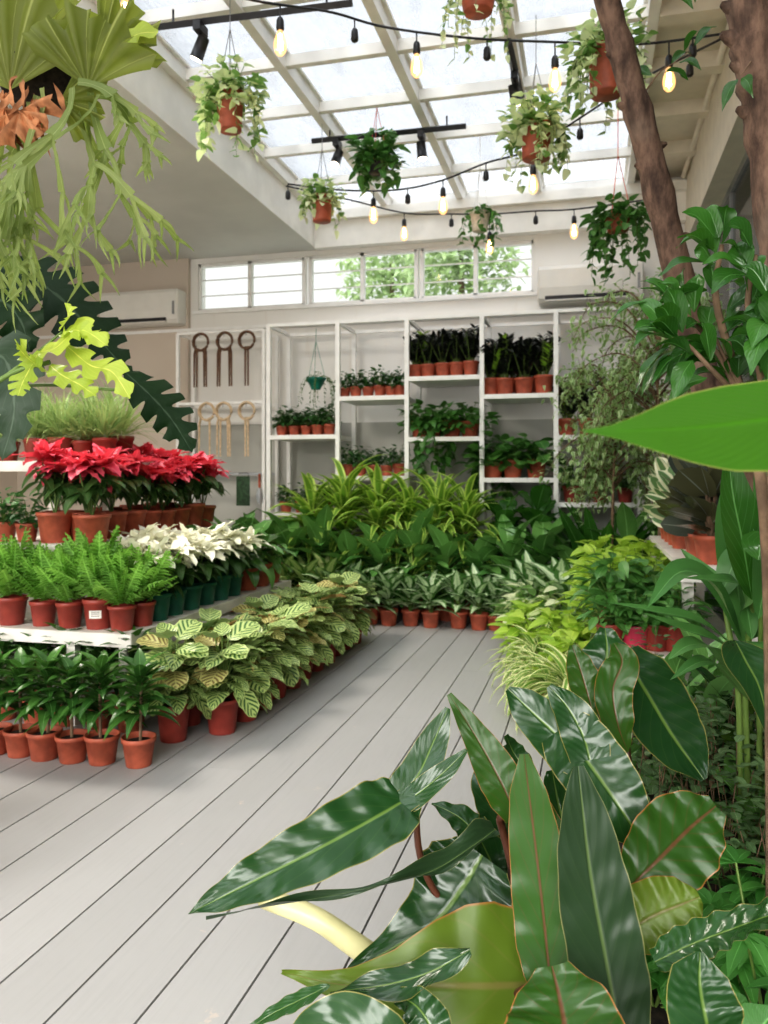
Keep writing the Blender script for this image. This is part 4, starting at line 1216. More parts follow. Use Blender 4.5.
b0 = U(775, 478, 1.35); b0 = (b0.x, b0.y, 0)
st = []
st.append(([b0, U(768, 560, 1.4), U(742, 400, 1.45), U(716, 300, 1.45), U(722, 245, 1.45)], .014, rl(18, -.6, 3.6, .085, .042, (12, 25))))
st.append(([b0, U(775, 560, 1.35), U(765, 400, 1.35), U(748, 310, 1.35), U(756, 255, 1.35)], .012, rl(22, -.8, 3.8, .085, .045, (11, 25))))
st.append(([U(742, 400, 1.45), U(715, 350, 1.45), U(690, 318, 1.45), U(668, 300, 1.45)], .006, rl(16, 1.2, 4.2, .085, .040, (6, 25))))
st.append(([U(742, 400, 1.45), U(712, 370, 1.4), U(688, 345, 1.4), U(672, 338, 1.4)], .006, rl(14, 1.6, 4.4, .085, .040, (6, 25))))
st.append(([U(765, 400, 1.35), U(775, 350, 1.3), U(772, 320, 1.3), U(790, 290, 1.3)], .006, rl(18, .8, 4.8, .085, .045, (2, 25))))
st.append(([U(755, 420, 1.45), U(735, 380, 1.45), U(722, 352, 1.45), U(712, 330, 1.45)], .006, rl(16, -.5, 4, .085, .042, (2, 25))))
shrub('rubber_fig_shrub', 'glossy green shrub with pointed oval leaves in front of the trunks', b0, st, 'ficus')
# sprigs on the trunks
o1 = U(640, 90, 2.28)
st = [([U(645, 92, 2.3), U(660, 72, 2.25), U(675, 62, 2.2), U(690, 50, 2.2)], .003, [(6, 2.6, .07, .03), (8, .1, .085, .032), (12, .7, .085, .032), (16, -.4, .06, .028), (19, 1.1, .07, .028), (24, .8, .08, .03)])]
shrub('leaf_sprig', 'small leafy sprig growing from the leaning trunk', tuple(U(645, 92, 2.3)), st, 'ficus', 'sprigs on the trunks')
st = [([U(752, 60, 1.72), U(745, 70, 1.7), U(740, 75, 1.7)], .002, [(20, -2.1, .06, .03), (24, -1.3, .05, .026)])]
shrub('leaf_sprig', 'two leaf sprig on the thicker knotted trunk', tuple(U(752, 60, 1.72)), st, 'ficus', 'sprigs on the trunks')
st = [([U(747, -60, 1.78), U(700, -45, 1.85), U(665, -12, 2.0)], .003, [(24, -.7, .07, .035), (20, 3.6, .07, .03), (16, -1.4, .07, .035)])]
shrub('leaf_sprig', 'leafy sprig dangling at the top edge between the trunks', tuple(U(747, -60, 1.78)), st, 'ficus', 'sprigs on the trunks')


# ================================================================== NEAR LANCE LEAF PLANT (ginger) on the right
CV = np.array((s_, -c_, 0))   # towards the camera


def bladed_plant(name, label, base, leaves, petioles, cat='plant', pot=None):
    root = thing(name, label, cat, tuple(base))
    o = np.array(base)
    if pot:
        pot_mb(pot[0], pot[1], n=32).build('pot', pot[2], root); soil_mb(pot[0], pot[1]).build('soil', 'soil', root, False)
    for L_ in leaves:
        d = dict(L_); pts = [np.array(p) - o for p in d.pop('pts')]; mat = d.pop('mat'); lb = d.pop('label', None)
        mb = MB(); lobes = d.pop('lobes', [])
        blade(mb, pts, **d)
        for (lp, lh, ln) in lobes:
            blade(mb, [np.array(p) - o for p in lp], lh, [.9, 1.05, 1, .85, .62, .15], ln, 24, 8, .08, wave=.1, wf=2, tint=d.get('tint', .4), quilt=.02, qn=4)
        ob = mb.build('leaf', mat, root)
        if lb: ob['label'] = lb
    for pts, r, mat, nm in petioles:
        mb = MB(); C = crom(pts, 20); mb.tube([p - o for p in C], np.linspace(r, r * .75, 21), 8); mb.build(nm, mat, root)
    return root


def V3(*a): return [U(*p) for p in a]


gb = U(745, 478, 1.9); gb = Vector((gb.x, gb.y, 0))
lv = []


def lf(pts, hwpx, mat='ginger', prof='lance', nrm=None, **k):
    d = np.mean([p[2] for p in pts])
    x = dict(pts=V3(*pts), hw=hwpx * 1.3 * d / F, mat=mat, prof=prof, nrm=nrm if nrm is not None else (s_ * .5, -c_ * .5, .8), nu=18, nv=6)
    x.update(k); return x


lv += [
    lf([(742, 640, 1.9), (712, 585, 1.85), (680, 572, 1.8), (647, 608, 1.72)], 16, fold=.3),
    lf([(738, 650, 1.9), (700, 622, 1.8), (660, 612, 1.75), (607, 602, 1.7)], 8, fold=.3),
    lf([(745, 660, 1.9), (715, 640, 1.8), (680, 628, 1.75), (640, 612, 1.7)], 11, fold=.3, nrm=(0, -.5, .9)),
    lf([(745, 650, 1.9), (725, 600, 1.9), (700, 570, 1.95), (680, 548, 2.0)], 12, fold=.3),
    lf([(752, 640, 1.85), (745, 600, 1.85), (735, 582, 1.8), (682, 578, 1.7)], 13, fold=.25),
    lf([(752, 600, 1.8), (742, 540, 1.75), (732, 490, 1.72), (728, 440, 1.7)], 20, prof='lance', mat='ficus', nrm=(s_, -c_, .1), fold=.4),
    lf([(758, 620, 1.8), (770, 545, 1.75), (765, 480, 1.75), (750, 420, 1.7)], 18, nrm=(s_, -c_, .1), mat='ginger', fold=.3),
    lf([(742, 620, 1.95), (735, 570, 1.95), (727, 520, 1.95), (724, 480, 1.95)], 16, nrm=(s_ * .6, -c_, .2), mat='ginger', fold=.3),
    lf([(750, 640, 1.9), (765, 600, 1.85), (785, 590, 1.8), (810, 610, 1.7)], 16),
    lf([(748, 660, 1.9), (765, 640, 1.8), (790, 650, 1.8), (815, 690, 1.7)], 16),
    lf([(742, 690, 1.9), (715, 650, 1.8), (690, 645, 1.75), (668, 660, 1.7)], 14, nrm=(0, -.3, 1)),
    lf([(748, 700, 1.9), (722, 668, 1.8), (700, 662, 1.75), (670, 680, 1.7)], 12, nrm=(0, -.3, 1)),
    lf([(735, 640, 1.6), (745, 660, 1.55), (760, 690, 1.5), (772, 745, 1.45)], 22, mat='philo', nrm=(s_, -c_, .4), fold=.25),
    lf([(720, 600, 1.9), (735, 562, 1.9), (752, 556, 1.9), (775, 575, 1.9)], 13),
    lf([(758, 560, 1.6), (762, 545, 1.6), (775, 560, 1.6), (800, 590, 1.6)], 18, mat='ficus'),
]
pe = [([gb, U(748, 800, 1.92), U(745, 680, 1.9), U(752, 600, 1.85), U(742, 520, 1.75)], .009, 'stem', 'stem'),
      ([gb, U(740, 800, 1.92), U(738, 690, 1.9), U(725, 600, 1.92), U(735, 560, 1.95)], .008, 'stem', 'stem'),
      ([gb, U(758, 800, 1.92), U(760, 690, 1.9), U(762, 600, 1.82)], .009, 'stem', 'stem')]
bladed_plant('ginger_plant', 'tall lance leaved plant with arching leaves beside the bench', gb, lv, pe)

# very near blurred leaf
nb = U(860, 478, .75); nb = Vector((nb.x, nb.y, 0))
bladed_plant('banana_plant', 'out of focus plant reaching one broad bright leaf across the right edge', nb,
             [dict(pts=V3((880, 400, .74), (800, 414, .68), (720, 425, .62), (650, 430, .57), (580, 431, .54)), hw=.043, mat='near_leaf', prof=[.9, 1.0, 1.05, 1.02, .88, .64, .36, .13, .0], nrm=(s_ * .9, -c_ * .9, .4), nu=30, nv=8, fold=-.25, tint=.5)],
             [([nb, U(870, 700, .75), U(880, 425, .74)], .012, 'stem', 'petiole')])

# ================================================================== FOREGROUND PHILODENDRON
pb = U(512, 1055, 1.42); pb = Vector((pb.x, pb.y, 0))
fr = (s_ * .9, -c_ * .9, .5)
up = (s_ * .4, -c_ * .4, .9)


def q(pts, hwpx, mat='philo', **k):
    d = float(np.mean([p[2] for p in pts]))
    x = dict(pts=V3(*pts), hw=hwpx * d / F, mat=mat, prof=k.pop('prof', 'long'), nrm=k.pop('nrm', up), nu=60, nv=12, fold=k.pop('fold', .12), wave=k.pop('wave', .08), wf=k.pop('wf', 5), quilt=.010, qn=9)
    if 'quilt_' in k: k['quilt'] = k.pop('quilt_')
    x.update(k); return x


LF = [
    # long arrow leaf lying left over the deck
    q([(410, 797, 1.36), (380, 815, 1.32), (320, 848, 1.27), (250, 883, 1.23), (188, 914, 1.20)], 37, prof=[.50, .86, 1.0, 1.0, .93, .84, .72, .55, .33, .02], nrm=(s_ * .75, -c_ * .75, .75), wave=.07, wf=6, tint=.35, fold=.2, quilt_=.028,
      lobes=[(V3((398, 800, 1.35), (418, 775, 1.37), (433, 743, 1.40), (448, 708, 1.42)), 20 * 1.38 / F, (s_ * .75, -c_ * .75, .75)),
             (V3((398, 806, 1.345), (420, 792, 1.35), (444, 772, 1.35), (467, 750, 1.36)), 13 * 1.35 / F, (s_ * .75, -c_ * .75, .75))], label='long arrow shaped leaf lying out over the deck'),
    # edge-on twisted leaf
    q([(495, 830, 1.33), (470, 848, 1.30), (430, 872, 1.26), (370, 888, 1.22), (290, 903, 1.19), (206, 916, 1.16)], 20, 'philo_dark', prof=[.6, 1.0, .95, .8, .45, .3, .24, .18, .02], nrm=(s_ * .2, -c_ * .6, .8), wave=.35, wf=3, label='narrow dark leaf turned edge on', fold=.9),
    # tall narrow leaf upper middle leaning left
    q([(517, 818, 1.40), (500, 780, 1.42), (478, 740, 1.45), (449, 694, 1.48)], 22, 'philo_red', prof=[.55, .9, 1, .9, .7, .45, .12], nrm=fr, wave=.05),
    # upright pale leaf
    q([(552, 1000, 1.16), (545, 930, 1.18), (536, 850, 1.2), (524, 754, 1.22)], 30, 'philo_red', prof=[.55, .85, 1., 1, .98, .92, .84, .64, .15], nrm=(s_ - .3, -c_, .1), wave=.05, label='upright leaf showing its paler underside'),
    q([(552, 960, 1.24), (553, 900, 1.27), (540, 830, 1.3), (528, 780, 1.33)], 36, 'philo_red', prof=[.6, 1, 1, .8, .5, .1], nrm=fr, wave=.05),
    # upright dark leaf
    q([(622, 1045, 1.12), (606, 960, 1.14), (590, 870, 1.17), (578, 766, 1.2)], 40, 'philo_dark', prof=[.7, .9, 1., 1, 1, .95, .82, .58, .14], nrm=(s_ + .15, -c_, .2), wave=.04, mi=0, label='tall upright dark leaf in the middle of the clump'),
    # big leaf upper: base at (567,735), tip lower right
    q([(562, 728, 1.46), (588, 762, 1.43), (617, 803, 1.39), (646, 848, 1.36)], 37, prof=[.75, .98, 1, 1, .95, .82, .6, .1], nrm=(s_, -c_, .45), wave=.04,
      lobes=[(V3((582, 757, 1.435), (555, 733, 1.46), (530, 710, 1.48), (508, 689, 1.5)), 26 * 1.47 / F, (s_, -c_, .45)),
             (V3((590, 760, 1.43), (583, 735, 1.45), (568, 708, 1.47), (549, 686, 1.49)), 22 * 1.47 / F, (s_, -c_, .45))]),
    # leaf upper right
    q([(622, 652, 1.85), (648, 695, 1.78), (672, 735, 1.72), (704, 780, 1.66)], 38, prof=[.5, .9, 1, 1, .95, .85, .6, .1], nrm=(s_ * .8, -c_ * .8, .6), wave=.03),
    q([(594, 722, 1.7), (600, 690, 1.72), (607, 655, 1.75), (605, 628, 1.78)], 0.1 + 30, 'philo', prof=[.6, 1, .9, .2], nrm=(s_ * .3, -c_ * .3, .9)),
    # twin upright lobes (underside)
    q([(594, 716, 1.58), (588, 695, 1.6), (580, 668, 1.62), (572, 645, 1.64)], 17, 'philo_red', prof=[.3, .8, 1, .95, .7, .2], nrm=fr),
    q([(628, 752, 1.56), (618, 725, 1.56), (613, 690, 1.58), (622, 662, 1.6), (614, 643, 1.62)], 19, 'philo_red', prof=[.1, .8, 1, 1, .85, .2], nrm=fr),
    # fan leaf right
    q([(632, 885, 1.25), (660, 858, 1.27), (690, 828, 1.3), (716, 806, 1.32)], 40, 'philo_red', prof=[.5, .85, 1.05, 1.05, .8, .3], nrm=fr, wave=.08),
    q([(628, 930, 1.22), (655, 915, 1.22), (680, 905, 1.22), (700, 897, 1.22)], 34, 'philo_young', prof=[.7, 1, .95, .75, .2], nrm=fr, wave=.1),
    # silvery ribbed leaf at right edge
    q([(655, 962, 1.12), (690, 945, 1.12), (735, 928, 1.1), (790, 908, 1.05)], 24, 'philo', prof=[.5, .9, 1, 1, 1, .9], nrm=(s_ * .3, -c_ * .3, .95), wave=.1, wf=7, quilt_=.05),
    # translucent yellow leaf
    q([(592, 985, 1.19), (532, 985, 1.19), (480, 986, 1.17), (420, 985, 1.16), (345, 985, 1.17), (282, 972, 1.2)], 62, 'philo_young', prof=[.3, .85, 1.1, 1.2, 1.15, .9, .5, .25, .14, .03], nrm=(s_ * .9, -c_ * .9, .6), wave=.06, label='yellow green backlit leaf across the bottom'),
    # dark broad leaf behind
    q([(482, 855, 1.42), (462, 888, 1.4), (430, 925, 1.37), (345, 975, 1.33)], 52, prof=[.6, .95, 1, .9, .7, .35, .05], nrm=(s_ * .7, -c_ * .7, .75)),
    # curled leaves bottom left
    q([(470, 950, 1.1), (430, 972, 1.1), (385, 985, 1.1), (330, 992, 1.12)], 20, prof=[.3, .8, 1, .6, .1], wave=.3, wf=2),
    q([(405, 1075, 1.02), (380, 1045, 1.02), (345, 1028, 1.03), (312, 1040, 1.04), (290, 1065, 1.05)], 32, prof=[.6, 1, 1, .8, .4], nrm=fr, wave=.1),
    q([(330, 985, 1.12), (300, 1000, 1.12), (270, 1015, 1.12), (240, 1035, 1.12)], 11, prof='lance', wave=.1),
    q([(440, 1050, 1.04), (430, 1025, 1.05), (415, 1005, 1.07), (395, 995, 1.1)], 22, prof=[.6, 1, .8, .2], nrm=fr, wave=.2),
    # bottom leaf
    q([(560, 1075, .98), (565, 1035, 1.0), (560, 1000, 1.03), (552, 966, 1.06)], 58, 'philo_red', prof=[1, 1.1, 1.0, .75, .3], nrm=(s_, -c_, .15), wave=.1, wf=3),
    # background leaves
    q([(500, 870, 1.55), (480, 840, 1.57), (460, 818, 1.6), (432, 803, 1.63)], 20, prof=[.5, 1, .95, .7, .1]),
    q([(510, 850, 1.6), (500, 810, 1.62), (492, 780, 1.64), (510, 745, 1.66)], 26, prof=[.5, 1, .95, .7, .1]),
    q([(505, 930, 1.45), (500, 895, 1.47), (490, 860, 1.5), (475, 830, 1.5)], 30, prof=[.5, 1, 1, .8, .2]),
    q([(590, 900, 1.4), (575, 860, 1.45), (560, 810, 1.5), (552, 770, 1.52)], 30, prof=[.5, 1, 1, .8, .2]),
    q([(520, 790, 1.6), (520, 765, 1.62), (512, 750, 1.64), (506, 735, 1.64)], 14, prof=[.5, 1, .9, .2]),
]
PT = [([pb + Vector((0, 0, .2)), U(512, 960, 1.42), U(513, 880, 1.42), U(503, 832, 1.42), U(500, 818, 1.41), (U(510, 812, 1.41))], .0085, 'brown_stem', 'petiole'),
      ([pb + Vector((.01, 0, .2)), U(500, 980, 1.40), U(440, 900, 1.40), U(420, 855, 1.38), U(416, 805, 1.36)], .0075, 'brown_stem', 'petiole'),
      ([pb + Vector((.02, .02, .2)), U(580, 960, 1.45), U(600, 880, 1.55), U(596, 780, 1.6), U(592, 716, 1.6)], .008, 'brown_stem', 'petiole'),
      ([pb + Vector((.03, 0, .2)), U(560, 1040, 1.3), U(553, 980, 1.18)], .008, 'brown_stem', 'petiole'),
      ([pb + Vector((.03, 0, .2)), U(600, 1050, 1.25), U(622, 1045, 1.12)], .008, 'brown_stem', 'petiole'),
      ([pb + Vector((-.02, 0, .2)), U(503, 1030, 1.3), U(512, 1000, 1.2), U(532, 985, 1.14)], .008, 'brown_stem', 'petiole'),
      ([pb + Vector((.04, .02, .2)), U(640, 960, 1.5), U(640, 860, 1.7), U(622, 700, 1.84), U(622, 652, 1.85)], .008, 'brown_stem', 'petiole'),
      ([pb + Vector((.02, .03, .2)), U(560, 900, 1.55), U(560, 800, 1.62), U(566, 733, 1.62)], .008, 'brown_stem', 'petiole'),
      ([pb + Vector((0, .0, .22)), U(470, 1010, 1.42), U(400, 975, 1.42), U(355, 945, 1.42), U(315, 918, 1.43), U(262, 897, 1.45)], .025, 'ivory_stem', 'aerial_shoot')]
bladed_plant('philodendron', 'large philodendron with long arrow leaves filling the near corner', pb, LF, PT, pot=(.15, .24, 'dark_pot'))

# round leaf plant near bottom right
rb_ = U(712, 1060, 1.1); rb_ = Vector((rb_.x, rb_.y, .12))
bladed_plant('round_leaf_plant', 'fleshy round leaved plant at the bottom right corner', rb_, [
    q([(712, 1045, .98), (705, 1015, .98), (700, 985, 1.0), (700, 952, 1.02)], 38, 'philo', prof=[.75, 1, 1, .9, .75, .1], nrm=(s_, -c_, .5), wave=0, fold=.08),
    q([(750, 1050, 1.1), (760, 1030, 1.1), (775, 1010, 1.1)], 26, 'bed_leaf', prof=[.6, 1, .9, .2], wave=0),
    q([(735, 1040, 1.2), (728, 1010, 1.2), (718, 985, 1.22)], 24, 'bed_leaf', prof=[.6, 1, .9, .2], wave=0)],
    [([rb_, U(712, 1045, .98)], .006, 'stem', 'petiole')])

# ================================================================== PLANTING BED ON THE RIGHT
mb = MB(); mb.box(.06, .88, .75, 3.0, 0, .13)
tag(mb.build('soil_bed', 'soil', smooth=False), 'dark soil of the planting bed under the right hand plants', 'soil bed', kind='stuff')


def carpet(name, label, n, xr, yr, zf, Ln, W, mat, prof='ellip'):
    mb = MB(); st = MB()
    for i in range(n):
        x, y = rand(*xr), rand(*yr); z = zf(x, y) * rand(.55, 1.05)
        leaf(mb, (x, y, z), rng.rand() * 6.28, rand(-.3, .7), Ln * rand(.7, 1.2), W * rand(.8, 1.1), prof, 4, 2, .4, .15)
        if i % 9 == 0: st.tube([(x + rand(-.12, .12), y + rand(-.12, .12), .1), (x + rand(-.05, .05), y + rand(-.05, .05), z * .6), (x, y, z)], .0014, 4, False)
    root = mb.build(name, mat); s2 = st.build('stem', 'woody', root)
    tag(root, label, 'ground cover', kind='stuff')


carpet('creeping_fig', 'tangle of tiny round creeper leaves filling the bed behind the philodendron', 3800, (.12, .85), (1.7, 2.95), lambda x, y: .42 + .12 * math.sin(x * 9) * math.sin(y * 7), .032, .022, 'creeper')
# brighter compound leaves
def palmate(label, loc, H, n, Ln, mat='bed_leaf'):
    root = thing('palmate_plant', label, 'plant', loc, 'bright five fingered plants in the bed')
    mb = MB(); st = MB()
    for i in range(n):
        az = i * 2.4; r = rand(.03, .15); z = H * rand(.6, 1.05); p = np.array((math.cos(az) * r, math.sin(az) * r, z))
        st.tube([(0, 0, 0), tuple(p)], .0025, 5, False)
        for k in range(5):
            leaf(mb, p, az + (k - 2) * .75 - PI / 2, rand(-.1, .3), Ln * (1 - .12 * abs(k - 2)), Ln * .38, 'lance', 6, 2, .6, .3)
    mb.build('foliage', mat, root); st.build('stem', 'stem', root)


for i, (px, py, d) in enumerate(((645, 880, 1.62), (700, 880, 1.55), (745, 870, 1.5), (672, 910, 1.45), (730, 925, 1.35), (655, 950, 1.4), (770, 905, 1.3))):
    p = U(px, py, d); palmate('bright five fingered plant, %s in the bed under the creeper' % ORD[i], (p.x, p.y, .12), max(.12, p.z - .12), 11, .085)
# dark leafy filler plants beneath bench at right
def broad(label, loc, H, n, Ln, W, mat):
    root = thing('broad_leaf_plant', label, 'plant', loc, 'broad leaved plants in the bed')
    mb, st = fol_rosette(.02, H, n, Ln, W, 'lance', .2, 1.3, .8, .25)
    mb.build('foliage', mat, root); st.build('stem', 'stem', root)


for i, (px, py, d, H, m) in enumerate(((668, 690, 2.45, .45, 'dief'), (712, 650, 2.5, .5, 'dief'), (705, 700, 2.3, .42, 'ginger'), (745, 720, 2.2, .45, 'philo'), (690, 665, 2.7, .4, 'dief'), (760, 780, 1.9, .3, 'dief'), (600, 760, 2.35, .35, 'dief'))):
    p = U(px, py, d); broad('dark broad leaved plant, %s among those beneath the lance leaved plant' % ORD[i], (max(p.x, .08 if p.y < 3 else p.x), p.y, .12), H, 13, .24, .09, m)

# ================================================================== LEFT HANGING STAGHORN FERN
sb = U(42, 60, 2.1)
root = thing('staghorn_fern', 'hanging staghorn fern with pleated shields and dangling antler fronds', 'hanging fern', tuple(sb))
o = np.array(sb)
mb = MB()
rot = 0


def fan(mb, c, R, a0, a1, nrm, n=26, m=8, amp=.03, tint=None):
    c = np.array(c); e1 = np.array((c_, s_, 0)); e2 = np.array((0, 0, 1.)); e3 = np.array((s_, -c_, 0)); V = []; UVs = []
    for i in range(m + 1):
        for j in range(n + 1):
            a = a0 + (a1 - a0) * j / n; r = R * (i / m) ** .85 * (1 + .12 * math.sin(j * .9) * (i / m) + .1 * math.sin(j * 2.3) * (i / m) ** 3)
            V.append(c + e1 * r * math.cos(a) + e2 * r * math.sin(a) + e3 * (nrm * math.sin(i / m * 1.7) * R * .4 + amp * math.sin(j * 1.6) * (i / m)))
            UVs.append((j * .17 % 1, i / m))
    mb.add(V, grid_faces(m, n), UVs, tint)


for (x, y, d, R, a0, a1, nn) in ((88, 88, 2.0, 68, .15, 2.6, .6), (100, 60, 2.1, 60, -.2, 1.6, .3), (10, 90, 2.05, 95, .3, 2.8, .5), (30, 60, 2.15, 80, .2, 2.9, .2), (60, 100, 2.05, 50, -1.2, .9, .6)):
    m1 = MB(); fan(m1, U(x, y, d) - Vector(o), R * d / F, a0, a1, nn); m1.build('shield_frond', 'shield', root)
m1 = MB(); fan(m1, U(20, 110, 2.0) - Vector(o), 40 * 2 / F, PI, 2.1 * PI, .6); m1.build('shield_frond', 'dead', root)
m1 = MB()
for k in range(14):
    a = U(rand(0, 62), rand(70, 110), 2.0); m1_p = [a, a + Vector((rand(-.03, .03), rand(-.02, .02), -.06)), a + Vector((rand(-.06, .06), 0, -rand(.1, .16)))]
    blade(m1, [np.array(p) - o for p in m1_p], .010, 'lance', (s_ + rand(-.5, .5), -c_, 0), 10, 3, .6, .6, 2)
m1.build('dried_frond', 'dead', root)


def antler(mb, p, d, Ln, w, depth):
    p = np.array(p, float); n = 6; pts = [p]
    sway = rng.randn(3) * .55; sway[2] = 0
    for i in range(n):
        d = d + sway / n * 1.2 + np.array((0, 0, -.16)); d = d / np.linalg.norm(d); pts.append(pts[-1] + d * Ln / n)
    if depth == 0: pr = [1, .9, .7, .4, .1]
    else: pr = [.75, .7, .75, 1.0, 1.5]
    blade(mb, pts, w, pr, (s_ + rand(-.7, .7), -c_, rand(-.3, .3)), n + 4, 2, .3, .15, 2, nv=2) if False else blade(mb, pts, w, pr, (s_ + rand(-.7, .7), -c_, rand(-.3, .3)), nu=n + 4, nv=2, fold=.3, wave=.1)
    if depth > 0:
        side = np.cross(d, np.array((s_, -c_, 0)) + rng.randn(3) * .3); side /= np.linalg.norm(side)
        for sg in (-1, 1): antler(mb, pts[-1], d + side * sg * rand(.4, .75), Ln * rand(.6, .85), w * .78, depth - 1)


for k in range(15):
    x0 = rand(-12, 108); y0 = 85 + rng.rand() * 45 + (15 if x0 < 30 else 0)
    m1 = MB()
    antler(m1, np.array(U(x0, y0, rand(1.95, 2.15))) - o, np.array((rand(-.3, .4), rand(-.2, .2), -1.)), rand(.15, .20), .0125, 3)
    m1.build('antler_frond', 'stag', root)
for (x0, y0) in ((78, 82), (95, 85), (100, 95)):
    m1 = MB(); antler(m1, np.array(U(x0, y0, 1.95)) - o, np.array((.55, .2, .1)), .10, .013, 3); m1.build('antler_frond', 'stag', root)
m1 = MB(); blade(m1, V3((100, 60, 2.05), (122, 45, 2.05), (140, 32, 2.05), (160, 30, 2.05)) and [np.array(p) - o for p in V3((100, 60, 2.05), (122, 45, 2.05), (138, 34, 2.05), (158, 32, 2.05))], .028, [.8, .6, .8, 1, .4], (s_, -c_, .3), 14, 4, .3, .3, 3); m1.build('antler_frond', 'lime_lobed', root)
m1 = MB(); m1.lathe([(0, -.08), (.09, -.06), (.12, 0), (.09, .06), (0, .08)], 14, tuple(np.array(U(40, 75, 2.15)) - o)); m1.build('root_ball', 'soil', root)
m1 = MB(); m1.tube([(0, 0, .05), (0, 0, ZR - .03 - sb.z)], .003, 5); m1.build('hanger', 'cord_grey', root)

# ================================================================== LEFT MONSTERA / LOBED PHILODENDRONS (rooted left of the frame)
mbs = U(-105, 478, 2.3); mbs = Vector((mbs.x, mbs.y, 0))
lv = [
    q([(-10, 262, 2.5), (50, 290, 2.45), (95, 335, 2.4), (132, 378, 2.35)], 36, 'monstera', prof=[.4, .9, 1, 1, .9, .75, .55, .3, .05], nrm=(s_ * .9, -c_ * .7, .5), lob=9, lobd=.55, sweep=.5, nu=108, nv=10, wave=.03),
    q([(125, 372, 2.35), (150, 395, 2.3), (172, 420, 2.28), (192, 452, 2.25)], 24, 'monstera', prof=[.3, .8, 1, 1, .95, .8, .5, .1], nrm=(s_ * .7, -c_ * .7, .7), lob=6, lobd=.6, sweep=.5, nu=72, nv=8, wave=.08),
    q([(-30, 350, 2.2), (5, 360, 2.15), (14, 410, 2.1), (2, 460, 2.1)], 34, 'grey_leaf', prof=[.5, .9, 1, .8, .5, .1], nrm=(s_, -c_, .4), lob=6, lobd=.5, sweep=.4, nu=72, nv=8),
    q([(-30, 300, 2.4), (0, 300, 2.35), (20, 320, 2.3), (30, 352, 2.3)], 34, 'monstera', prof=[.5, .9, 1, .8, .5, .1], nrm=(s_, -c_, .4), lob=5, lobd=.6, sweep=.3, nu=60, nv=8),
]
pe = [([mbs + Vector((0, 0, .2)), U(-105, 600, 2.3), U(-100, 400, 2.3), U(-60, 300, 2.4), U(-10, 262, 2.5)], .016, 'stem', 'stem'),
      ([U(-100, 480, 2.3), U(-40, 400, 2.3), U(40, 385, 2.33), U(125, 390, 2.35), U(130, 378, 2.35)], .006, 'stem', 'petiole'),
      ([U(-100, 450, 2.3), U(-50, 380, 2.25), U(-30, 350, 2.2)], .006, 'stem', 'petiole'),
      ([U(-100, 420, 2.3), U(-60, 330, 2.35), U(-30, 300, 2.4)], .006, 'stem', 'petiole')]
bladed_plant('monstera', 'dark split leaved monstera reaching in from the left edge', mbs, lv, pe, pot=(.17, .28, 'terracotta'))
lb = U(-125, 478, 1.95); lb = Vector((lb.x, lb.y, 0))
lv = []
for pts, hw in (([(38, 352, 1.95), (55, 348, 1.92), (80, 330, 1.9), (108, 346, 1.88)], 17), ([(48, 372, 1.95), (30, 360, 1.9), (22, 352, 1.88), (16, 345, 1.86)], 14), ([(60, 330, 1.95), (66, 322, 1.92), (68, 315, 1.9), (72, 306, 1.9)], 13),
                ([(66, 345, 1.95), (90, 365, 1.9), (112, 372, 1.88), (130, 398, 1.86)], 17), ([(50, 365, 1.95), (62, 375, 1.9), (80, 385, 1.88), (96, 396, 1.86)], 14), ([(40, 350, 1.95), (28, 372, 1.9), (22, 384, 1.88), (18, 396, 1.86)], 14),
                ([(60, 335, 1.95), (75, 330, 1.9), (90, 336, 1.9), (110, 338, 1.9)], 13)):
    lv.append(q(pts, hw, 'lime_lobed', prof=[.5, .8, 1, .9, .8, .6, .1], nrm=(s_ * .8, -c_ * .8, .6), lob=4, lobd=.65, sweep=.7, nu=48, nv=6, wave=.08))
pe = [([lb + Vector((0, 0, .2)), U(-120, 560, 1.95), U(-80, 450, 1.95), U(0, 380, 1.95), U(50, 362, 1.95)], .008, 'stem', 'petiole'), ([U(0, 380, 1.95), U(40, 350, 1.95), U(62, 332, 1.95)], .004, 'stem', 'petiole')]
bladed_plant('lime_philodendron', 'lime yellow lobed philodendron below the staghorn fern', lb, lv, pe, pot=(.15, .25, 'terracotta'))

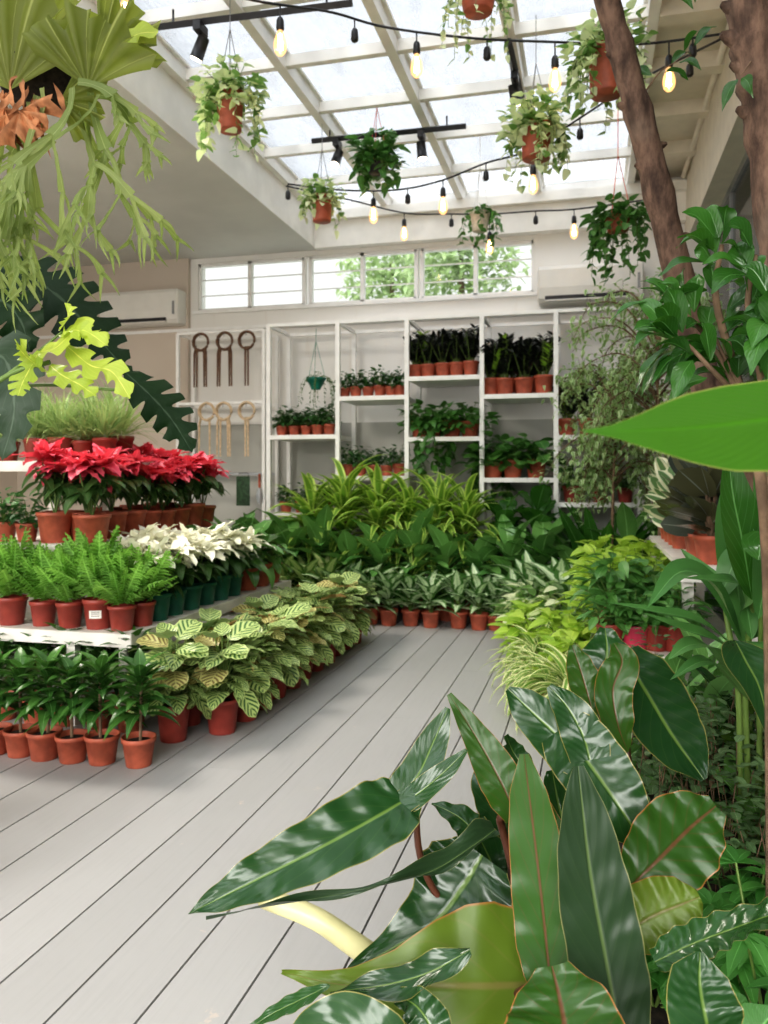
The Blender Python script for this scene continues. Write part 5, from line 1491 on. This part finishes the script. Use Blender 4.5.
# ================================================================== LIGHT
w = bpy.data.worlds.new('sky'); scene.world = w; w.use_nodes = True
nt = w.node_tree; nt.nodes.clear()
out = nt.nodes.new('ShaderNodeOutputWorld'); bg = nt.nodes.new('ShaderNodeBackground')
tc = nt.nodes.new('ShaderNodeTexCoord'); sp_ = nt.nodes.new('ShaderNodeSeparateXYZ'); nt.links.new(tc.outputs['Generated'], sp_.inputs[0])
cr = nt.nodes.new('ShaderNodeValToRGB'); nt.links.new(sp_.outputs[2], cr.inputs[0])
cr.color_ramp.elements[0].position = 0; cr.color_ramp.elements[0].color = (.75, .74, .72, 1)
cr.color_ramp.elements[1].position = .6; cr.color_ramp.elements[1].color = (1, 1, 1, 1)
nt.links.new(cr.outputs[0], bg.inputs[0]); bg.inputs[1].default_value = .78
nt.links.new(bg.outputs[0], out.inputs[0])


def light(kind, name, loc, rot, energy, color, **kw):
    d = bpy.data.lights.new(name, kind); d.energy = energy; d.color = color
    for k, v in kw.items(): setattr(d, k, v)
    ob = bpy.data.objects.new(name, d); col.objects.link(ob); ob.location = loc; ob.rotation_euler = rot
    return ob


light('SUN', 'overcast_sun', (0, 0, 6), (math.radians(46), math.radians(-10), 0), 6.7, (1, .98, .95), angle=math.radians(70))

light('AREA', 'rear_fill', (-1.6, -2.2, 2.2), (math.radians(80), 0, 0), 35, (1, .96, .90), shape='RECTANGLE', size=5, size_y=2.6)  # unseen fill added behind the camera to brighten the back wall
light('AREA', 'stand_fill', (-2.9, 3.4, 3.08), (0, 0, 0), 45, (1, .92, .82), shape='DISK', size=1.0)  # fill light added above the plant stand to lift the red plants

# ================================================================== CAMERA
cam = bpy.data.cameras.new('camera'); co = bpy.data.objects.new('camera', cam); col.objects.link(co)
co.location = (0, 0, CH); co.rotation_euler = (PI / 2, 0, PSI)
cam.sensor_width = 36; cam.sensor_fit = 'AUTO'; cam.lens = F / 1024 * 36; cam.shift_y = -34 / 1024
cam.clip_start = .05; cam.clip_end = 100
cam.dof.use_dof = True; cam.dof.focus_distance = 1.5; cam.dof.aperture_fstop = 7
scene.camera = co
scene.view_settings.view_transform = 'Standard'
scene.view_settings.look = 'None'
try: scene.view_settings.look = 'Medium High Contrast'
except Exception: pass
scene.view_settings.exposure = .66
scene.cycles.use_denoising = True
scene.cycles.max_bounces = 8; scene.cycles.diffuse_bounces = 4; scene.cycles.transparent_max_bounces = 12
scene.cycles.sample_clamp_indirect = 4
